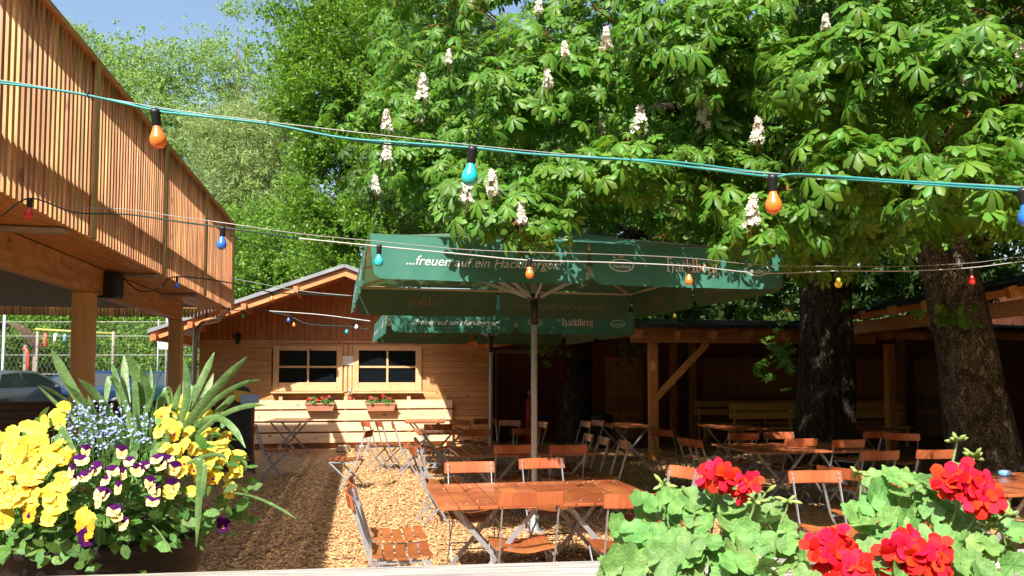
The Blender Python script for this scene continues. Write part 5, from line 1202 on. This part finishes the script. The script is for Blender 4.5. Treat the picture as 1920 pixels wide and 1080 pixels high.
def pansy(p, size, mats_, parent, name, rs, look=None):
    """faces the viewer side / up"""
    look = look or Vector((rs.uniform(-.75, .75), -1, rs.uniform(-.1, 1.3)))
    n = look.normalized(); x = n.cross(Vector((0, 0, 1))).normalized() * -1; y = n.cross(x) * -1
    if y.z < 0: y = -y; 
    rot = Matrix((x, y, n)).transposed() @ Matrix.Rotation(rs.uniform(-.35, .35), 3, 'Z')
    def part(specs, m_, nm, par):
        mb = MB()
        for (a, L, W_, z) in specs:
            pts = petal(R(a), L, W_, z); vs = [mb.bm.verts.new(rot @ (Vector(q) * size)) for q in pts]
            for k in range(1, len(vs) - 1): f = mb.bm.faces.new((vs[0], vs[k], vs[k + 1])); f.smooth = True
        return mb.build(nm, m_, par, recalc=False)
    j = lambda: rs.uniform(.9, 1.1)
    low = part([(180, 1.0 * j(), 1.35 * j(), .04), (95, .9 * j(), 1.0 * j(), .02), (-95, .9 * j(), 1.0 * j(), .02)], mats_[0], name, parent); low.location = Vector(p) - parent.location
    part([(28, 1.15 * j(), 1.25 * j(), -.05), (-28, 1.15 * j(), 1.25 * j(), -.09)], mats_[1], 'upper_petals', low)
    mb = MB(); mb.lathe([(.02, -.02), (.10, .05), (.05, .12), (.02, .13)], seg=8)
    for v in mb.bm.verts: v.co = rot @ (v.co * size)
    part([(180, .45, .40, .13)], ORA if mats_[0] is not ORA else PUR, 'flower_eye', low) if size > .015 else None
    mb.build('flower_heart', mats_[2], low, recalc=False)
    MB().tube([rot @ Vector((0, 0, -.1 * size)), rot @ Vector((0, -.3 * size, -.8 * size)) + Vector((0, .01, -.01)), Vector((rs.uniform(-.01, .01), .04, -.06))], [.0012, .0014, .0014], 5).build('flower_stalk', GRN, low)
    return low
rs = random.Random(21)
def pansy_plant(label, c, r, pts, seed, nleaf):
    t = thing('pansy_plant', label, 'flowering plant', (c.x, c.y, bz - .02)); mound('foliage', c, r, nleaf, .042, PANL, t, seed)
    for (x, y, s) in [q_ for i_, q_ in enumerate(pts) if len(pts) < 15 or i_ % 5 != 3]: pansy(domept(x, y, .012), s, (YEL if rs.random() < .82 else ORA, YEL, ORA), t, 'blossom', rs)
    return t
_r = random.Random(77); LX = [(_r.uniform(0, 128), _r.uniform(800, 955)) for _ in range(22)]; RX = [(_r.uniform(300, 455), _r.uniform(765, 925)) for _ in range(30)]
LP = [(15, 855), (5, 900), (28, 880), (40, 820), (60, 805), (72, 830), (50, 850), (85, 795), (100, 815), (112, 790), (66, 865), (30, 925), (8, 940), (44, 905), (20, 835), (90, 850), (105, 775), (120, 765), (58, 880), (10, 870), (75, 812), (55, 830), (35, 862), (18, 895), (122, 857), (78, 886), (5, 830), (108, 835), (25, 950), (92, 870), (48, 800), (3, 975)]
RP = [(306, 782), (332, 770), (352, 790), (372, 772), (352, 812), (378, 822), (325, 845), (345, 835), (395, 795), (388, 845), (402, 812), (412, 838), (330, 810), (365, 862), (410, 872), (420, 855), (438, 878), (402, 895), (356, 900), (375, 890), (392, 870), (318, 765), (340, 757), (360, 760), (445, 860), (425, 820), (300, 810), (345, 868), (450, 840), (370, 842), (428, 895), (318, 800), (384, 808), (410, 780), (338, 778), (362, 880)]
pansy_plant('mass of large yellow pansies filling the left side of the bowl', Vector((DC.x - .20, DC.y - .03, DC.z)), (.24, .30, .30), [(x, y, rs.uniform(.017, .027)) for x, y in LP] + [(x, y, rs.uniform(.014, .021)) for x, y in LX], 4, 330)
pansy_plant('mass of yellow pansies filling the right side of the bowl', Vector((DC.x + .21, DC.y - .03, DC.z)), (.22, .28, .32), [(x, y, rs.uniform(.016, .026)) for x, y in RP] + [(x, y, rs.uniform(.014, .021)) for x, y in RX if not (y < 790 and x > 420)], 5, 330)
pansy_plant('few single yellow pansies low at the front of the bowl rim', Vector((DC.x - .03, DC.y - .16, DC.z - .06)), (.37, .22, .17), [(105, 938, .036), (163, 985, .036), (57, 960, .03), (28, 935, .034), (92, 972, .02), (55, 895, .030), (123, 857, .028), (57, 890, .03), (30, 938, .03), (118, 905, .024)], 6, 560)
VP = [(375, 550), (395, 505), (330, 600), (390, 625), (440, 590), (490, 640), (545, 675), (560, 510), (570, 610), (595, 555), (625, 590), (460, 700), (455, 740), (520, 780), (570, 840), (700, 670), (700, 740), (715, 690), (740, 570), (800, 585), (795, 665), (640, 600), (660, 575), (720, 545), (780, 545), (480, 710), (535, 805), (350, 640), (415, 610), (520, 600), (690, 650)]
vt = thing('viola_plant', 'small cream and purple violas along the middle front of the bowl', 'flowering plant', (DC.x, DC.y - .1, bz - .02)); mound('foliage', Vector((DC.x, DC.y - .10, DC.z - .02)), (.30, .27, .24), 700, .036, PANL, vt, 8)
for x, y in VP: pansy(domept(x / 2.455, 640 + y / 2.455, .022), rs.uniform(.0145, .019), (CRM, PUR, ORA), vt, 'blossom', rs)
for x, y in ((398, 905), (1040, 848)): pansy(domept(x / 2.455 if x < 900 else 418, 640 + y / 2.455, .012), .02, (PUR, PUR, ORA), vt, 'blossom', rs)
# forget-me-nots
fm = thing('forget_me_not', 'cloud of tiny blue forget-me-nots between the yellow pansies', 'flowering plant', (DC.x - .03, DC.y, bz - .02)); n = 420
q = [(rs.gauss(170, 32), rs.gauss(810, 28)) for _ in range(190)] + [(rs.gauss(215, 30), rs.gauss(790, 22)) for _ in range(80)] + [(rs.gauss(268, 12), rs.gauss(805, 18)) for _ in range(50)] + [(rs.gauss(150, 15), rs.gauss(770, 12)) for _ in range(40)]
P = np.array([domept(min(max(x, 100), 300), min(max(y, 752), 870), rs.uniform(-.03, .012)) for x, y in q]) - np.array(fm.location)
X, Y, Z = basis(nrm(RNG.normal(0, .45, (len(q), 3)) + [0, -.7, .7]), RNG); st5 = []; 
for k in range(5): a = 2 * math.pi * k / 5; st5 += [(math.cos(a) * 1.0, math.sin(a) * 1.0, .1), (math.cos(a + .63) * .55, math.sin(a + .63) * .55, 0)]
scatter('blossoms', st5, [np.arange(10)[None]], P, X, Y, Z, RNG.uniform(.0034, .0054, len(q)), FMNL, fm)['kind'] = 'stuff'
mb = MB()
for i in range(0, len(q), 3): v = Vector(P[i]); mb.tube([v, v + Vector((rs.uniform(-.01, .01), .02, -.09))], .0009, 4, cap=False)
mb.build('stems', GRN, fm, recalc=False)['kind'] = 'stuff'; mound('foliage', Vector((DC.x - .02, DC.y + .02, DC.z + .10)), (.2, .2, .22), 200, .035, PANL, fm, 9)
# daffodil leaves: base and tip given in the photograph, bending with gravity
df = thing('daffodil_clump', 'clump of long upright strap-like daffodil leaves standing out of the bowl', 'plant', (DC.x, DC.y + .02, bz))
DL = [(225, 850, 150, 760, 96, 655, 16, 2.2), (235, 850, 205, 770, 146, 710, 13, 2.15), (230, 850, 190, 790, 120, 718, 10, 2.1), (215, 860, 150, 770, 75, 722, 7, 2.12), (245, 850, 225, 740, 208, 680, 10, 2.3), (250, 855, 262, 740, 236, 660, 15, 2.2), (255, 850, 235, 760, 232, 665, 13, 2.35), (260, 850, 275, 730, 238, 672, 12, 2.25), (270, 850, 283, 760, 262, 690, 12, 2.15), (262, 850, 210, 690, 198, 770, 11, 2.2), (280, 855, 282, 770, 282, 685, 8, 2.4), (285, 855, 300, 740, 318, 762, 12, 2.2), (290, 850, 310, 715, 322, 770, 9, 2.3), (300, 850, 350, 770, 344, 672, 12, 2.2), (310, 850, 360, 750, 402, 660, 11, 2.3), (315, 850, 375, 760, 464, 668, 14, 2.15), (320, 850, 370, 770, 400, 700, 11, 2.35), (320, 855, 400, 745, 488, 712, 8, 2.2), (330, 850, 410, 770, 440, 742, 10, 2.25), (330, 860, 410, 775, 498, 760, 8, 2.1), (340, 840, 400, 770, 460, 840, 11, 2.12), (330, 850, 360, 720, 368, 750, 10, 2.3), (240, 860, 140, 790, 70, 722, 8, 2.25), (150, 870, 110, 790, 125, 835, 9, 1.98), (180, 850, 60, 850, 12, 938, 9, 1.92), (370, 880, 375, 860, 368, 1025, 10, 1.95), (385, 870, 382, 900, 378, 935, 8, 1.94), (350, 870, 400, 850, 425, 862, 7, 1.98), (440, 925, 490, 935, 556, 973, 4, 2.05), (285, 985, 300, 1000, 322, 1036, 3, 1.88), (255, 855, 255, 780, 250, 700, 13, 2.2), (240, 855, 240, 790, 215, 720, 13, 2.28), (275, 860, 268, 790, 292, 720, 11, 2.18), (300, 860, 320, 790, 338, 720, 10, 2.26), (205, 860, 180, 800, 165, 740, 9, 2.2), (225, 860, 215, 830, 195, 800, 11, 2.05), (275, 850, 262, 820, 255, 770, 12, 2.05)]
for (bx, by, mx, my, tx, ty, w_, D) in DL:
    D0 = D if by > 865 else 2.26
    a, m_, e = at(bx, by, D0), at(mx, my, (D0 + D) / 2), at(tx, ty, D); pts = [(1 - t) ** 2 * a + 2 * t * (1 - t) * (m_ * 1.0 + (m_ - (a + e) / 2) * .6) + t * t * e for t in [q_ / 14 for q_ in range(15)]]
    mb = MB(); wv = w_ / F * D * .55; prev = None; rows = []; tw = rs.uniform(-.5, .5)
    for i, p in enumerate(pts):
        t = i / 14; d = (pts[min(i + 1, 14)] - pts[max(i - 1, 0)]).normalized(); side = d.cross(Vector((0, 1, .25)));
        if side.length < 1e-3: side = Vector((1, 0, 0))
        side.normalize(); nn = side.cross(d); side = (side * math.cos(tw * t) + nn * math.sin(tw * t)); ww = wv * (.75 + .35 * math.sin(t * 2.6)) * min(1, (1 - t) * 7 + .12)
        rows.append([mb.bm.verts.new(p + side * ww * k - nn * abs(k) * -ww * .35) for k in (-1, 0, 1)])
    for r1_, r2_ in zip(rows, rows[1:]):
        for k in (0, 1): f = mb.bm.faces.new((r1_[k], r1_[k + 1], r2_[k + 1], r2_[k])); f.smooth = True
    for v in mb.bm.verts: v.co -= df.location
    mb.build('leaf', STRAPL, df, recalc=False)
# ------------------------------------------------------------------ geraniums, right foreground
GEL = leafmat('geranium_leaf', (.17, .33, .09), (.26, .42, .12), .18, .55, .25, mottle=45)
GEB = mat('geranium_bud', (.28, .38, .10), None, .6, island=.2, trans=.2); GES = mat('geranium_stem', (.26, .36, .14), None, .5)
RED = mat('geranium_red', (.70, .008, .012), (.80, .020, .020), .7, 20, island=.25, trans=.2, spec=.12)
def scallop(n=48, rings=4):
    V = [(0, 0, 0)]; T = []; Q = []
    for j in range(1, rings + 1):
        for k in range(n):
            a = 2 * math.pi * k / n; notch = 1 - .92 * math.exp(-(((a - 1.5 * math.pi + math.pi) % (2 * math.pi) - math.pi) / .20) ** 2)
            r = (j / rings) * (1 + .085 * math.cos(a * 7 + .6) * (j / rings) + .035 * math.cos(a * 21) * (j / rings) ** 3) * (notch if j > 1 else .6 + .4 * notch)
            z = .14 * (j / rings) ** 2 + .045 * math.cos(a * 7 + .6) * (j / rings) ** 1.5 - .05 * math.sin(a * 2) * (j / rings)
            V.append((math.cos(a) * r, math.sin(a) * r, z))
    for k in range(n): T.append((0, 1 + k, 1 + (k + 1) % n))
    for j in range(rings - 1):
        b, c = 1 + j * n, 1 + (j + 1) * n
        for k in range(n): Q.append((b + k, c + k, c + (k + 1) % n, b + (k + 1) % n))
    return np.array(V), [np.array(T), np.array(Q)]
SC = scallop()
def geranium(label, loc, leaves, heads, buds, seed):
    """leaves: (px, py, D, size_px)"""
    t = thing('geranium_plant', label, 'flowering plant', loc); rg = np.random.default_rng(seed); l0 = np.array(loc); r_ = random.Random(seed)
    P = np.array([at(a, b, D) for a, b, D, s in leaves]); S = np.array([s * .76 / F * D / 2 for a, b, D, s in leaves])
    nn = nrm(rg.normal(0, .42, P.shape) + [0, -.75, .75]); X, Y, Z = basis(nn, rg, rg.normal(0, .6, P.shape) + [0, 0, .8])
    scatter('foliage', SC[0], SC[1], P - l0, X, Y, Z, S, GEL, t, smooth=True)
    mb = MB()
    for i in range(len(P)):
        p = Vector(P[i] - l0); b = Vector((p.x * .7, .04, min(-.02, p.z - .12))); mb.tube([p, (p + b) / 2 + Vector((0, .01, .02)), b], .0016, 5, cap=False)
    mb.build('petiole', GES, t, recalc=False)
    for (hx, hy, wd, hp, D, sx, sy) in heads:
        wd *= .82; hp *= .78
        c = at(hx, hy, D); rx, rz_ = wd / 2 / F * D, hp / 2 / F * D; mb = None; Vs = []; k = int(4 + wd / 12)
        Pp = []; Np = []
        for i in range(k):
            a = 2 * math.pi * i / k * 2.4; rr = math.sqrt((i + .5) / k); dx = rx * rr * math.cos(a) * .86; dz = rz_ * rr * math.sin(a) * .86
            nd = Vector((dx / rx * .8, -.9, dz / rz_ * .8 + .25)).normalized(); fc = c + Vector((dx, -.03 * (1 - rr), dz)) - Vector(loc)
            u = nd.cross(Vector((0, 0, 1))).normalized(); v = u.cross(nd)
            for q in range(5):
                aa = 2 * math.pi * q / 5 + i; Pp.append(fc); Np.append((nd * .9 + (u * math.cos(aa) + v * math.sin(aa)) * -.45, u * math.cos(aa) + v * math.sin(aa)))
        Pp = np.array([tuple(x) for x in Pp]); nz = nrm(np.array([tuple(a) for a, b in Np]) + rg.normal(0, .30, (len(Np), 3))); hd = np.array([tuple(b) for a, b in Np]); y = nrm(hd - (hd * nz).sum(1, keepdims=True) * nz); x = np.cross(y, nz)
        pv = np.array([(0, 0, 0), (.28, .35, .03), (.42, .75, .0), (.25, 1.05, -.1), (0, 1.1, -.06), (-.25, 1.05, -.1), (-.42, .75, .0), (-.28, .35, .03), (0, .6, .09)])
        pf = np.array([(8, i, (i + 1) % 8) for i in range(8)])
        scatter('flower_head', pv, [pf], Pp, x, y, nz, np.full(len(Pp), min(.027, rx * .8)) * rg.uniform(.8, 1.25, len(Pp)), RED, t, smooth=True)
        cc = c - Vector(loc); s0 = at(sx, sy, D + .03) - Vector(loc); MB().tube(catm([s0, (s0 + cc) / 2 + Vector((.006, 0, 0)), cc + Vector((0, .01, 0))], 5), .0026, 7).build('flower_stem', GES, t)
    for (bx, by, D, sx, sy, kk) in buds:
        c = at(bx, by, D) - Vector(loc); s0 = at(sx, sy, D + .02) - Vector(loc)
        MB().tube(catm([s0, (s0 + c) / 2 + Vector((.004, 0, .004)), c], 5), .0024, 7).build('flower_stem', GES, t)
        mb = MB()
        for i in range(kk):
            a = 2 * math.pi * i / kk + bx; e = r_.uniform(-.3, .9); d = Vector((math.cos(a), math.sin(a) * .7 - .2, e)).normalized(); L = r_.uniform(.018, .032)
            mb.tube([c, c + d * L * .4, c + d * L * .7, c + d * L], [.0018, .0035, .0045, .001], 6)
        mb.build('bud_cluster', GEB, t)
    return t
def leafcloud(poly_, n, D0, D1, seed, smin=44, smax=86):
    r_ = random.Random(seed); out = []; xs_ = [p[0] for p in poly_]; ys_ = [p[1] for p in poly_]; tries = 0
    while len(out) < n and tries < 9000:
        tries += 1; x, y = r_.uniform(min(xs_), max(xs_)), r_.uniform(min(ys_), max(ys_)); ins = False; j = len(poly_) - 1
        for i in range(len(poly_)):
            if (poly_[i][1] > y) != (poly_[j][1] > y) and x < (poly_[j][0] - poly_[i][0]) * (y - poly_[i][1]) / (poly_[j][1] - poly_[i][1]) + poly_[i][0]: ins = not ins
            j = i
        if ins and all((x - a) ** 2 + (y - b) ** 2 > 15 ** 2 for a, b, _, _ in out):
            t = (y - 880) / 220; out.append((x, y, D1 + (D0 - D1) * min(max(t, 0), 1.2) + r_.uniform(-.06, .06), r_.uniform(smin, smax)))
    return out
lv1 = [(1190, 1000, 1.60, 78), (1265, 1010, 1.58, 74), (1300, 945, 1.66, 92), (1375, 960, 1.62, 70), (1455, 1025, 1.58, 104), (1250, 965, 1.7, 70), (1340, 900, 1.72, 60), (1170, 1060, 1.5, 110), (1395, 1000, 1.6, 80), (1325, 1020, 1.55, 84), (1240, 1050, 1.5, 90), (1250, 915, 1.74, 44), (1380, 1060, 1.5, 90), (1225, 945, 1.7, 50)] + leafcloud([(1135, 1080), (1150, 985), (1215, 930), (1285, 905), (1380, 925), (1470, 960), (1520, 1010), (1520, 1110), (1135, 1110)], 84, 1.52, 1.74, 3)
g1p = at(1320, 1140, 1.70)
geranium('left geranium plant with one red head high and one low, at the railing', (g1p.x, g1p.y, g1p.z), lv1, [(1342, 893, 64, 50, 1.62, 1330, 960), (1392, 908, 54, 56, 1.62, 1370, 965), (1552, 1030, 100, 80, 1.50, 1540, 1110), (1590, 1062, 80, 60, 1.47, 1580, 1120)], [(1478, 938, 1.6, 1462, 985, 6), (1415, 940, 1.6, 1400, 985, 7), (1435, 925, 1.62, 1410, 960, 2), (1245, 910, 1.7, 1270, 950, 5)], 31)
lv2 = [(1650, 930, 1.66, 96), (1735, 905, 1.70, 80), (1790, 880, 1.74, 40), (1610, 975, 1.62, 80), (1700, 985, 1.6, 84), (1640, 1040, 1.52, 88), (1790, 990, 1.62, 80), (1840, 1020, 1.56, 90), (1870, 960, 1.62, 70), (1760, 950, 1.66, 74), (1820, 1060, 1.5, 96), (1640, 900, 1.74, 60), (1690, 1070, 1.48, 80), (1900, 1060, 1.5, 70)] + leafcloud([(1580, 1110), (1590, 960), (1640, 905), (1720, 885), (1800, 900), (1870, 940), (1915, 1000), (1880, 1110)], 82, 1.52, 1.74, 5)
g2p = at(1750, 1140, 1.70)
geranium('right geranium plant with red heads and the tallest pale bud stems', (g2p.x, g2p.y, g2p.z), lv2, [(1800, 905, 120, 62, 1.58, 1780, 990), (1840, 935, 70, 50, 1.56, 1810, 1000), (1690, 1035, 92, 90, 1.50, 1690, 1110), (1745, 1050, 76, 90, 1.48, 1730, 1120)], [(1794, 828, 1.64, 1772, 910, 7), (1826, 858, 1.62, 1804, 905, 7), (1608, 886, 1.66, 1612, 940, 6), (1886, 968, 1.56, 1830, 1010, 7), (1850, 985, 1.56, 1820, 1040, 6)], 37)
pb = thing('flower_trough', 'terracotta trough holding both geraniums on the near side of the railing', 'planter', ((g1p.x + g2p.x) / 2, g1p.y + .0, 0))
tz = g1p.z; 
MB().box((0, .02, tz - .07), (.86, .17, .14), bev=.012).build('trough', TERRA, pb); MB().box((0, .02, tz + .002), (.90, .20, .02), bev=.006).build('rim', TERRA, pb); 
for x in (-.3, .3): MB().box((x, .115, tz - .03), (.03, .06, .2)).build('hook', BLACKP, pb)

# fallen blossom on tables and ground
n = 230; fx_ = RNG.uniform(-.7, 1.6, n); fy_ = RNG.uniform(4.8, 10.5, n)
P = np.stack([fx_, fy_, np.full(n, .03)], -1); k = 70
aa = RNG.uniform(0, 1.66, k); bb = RNG.uniform(0, 1.18, k); o_ = onz(824, 952, .75)
P[:k] = np.array([tuple(o_ + GX * float(a) + GY * float(b) + Vector((0, 0, .004))) for a, b in zip(aa, bb)])
X, Y, Z = basis(nrm(RNG.normal(0, .25, (n, 3)) + [0, 0, 1]), RNG)
tag(scatter('fallen_blossoms', np.array([(-.5, 0, 0), (0, .6, .25), (.6, .1, 0), (.1, -.6, .2)]), [np.array([(0, 3, 2, 1)])], P, X, Y, Z, RNG.uniform(.004, .011, n), CREAM), 'tiny cream chestnut petals fallen on the nearest tables and the ground', 'petals', kind='stuff')
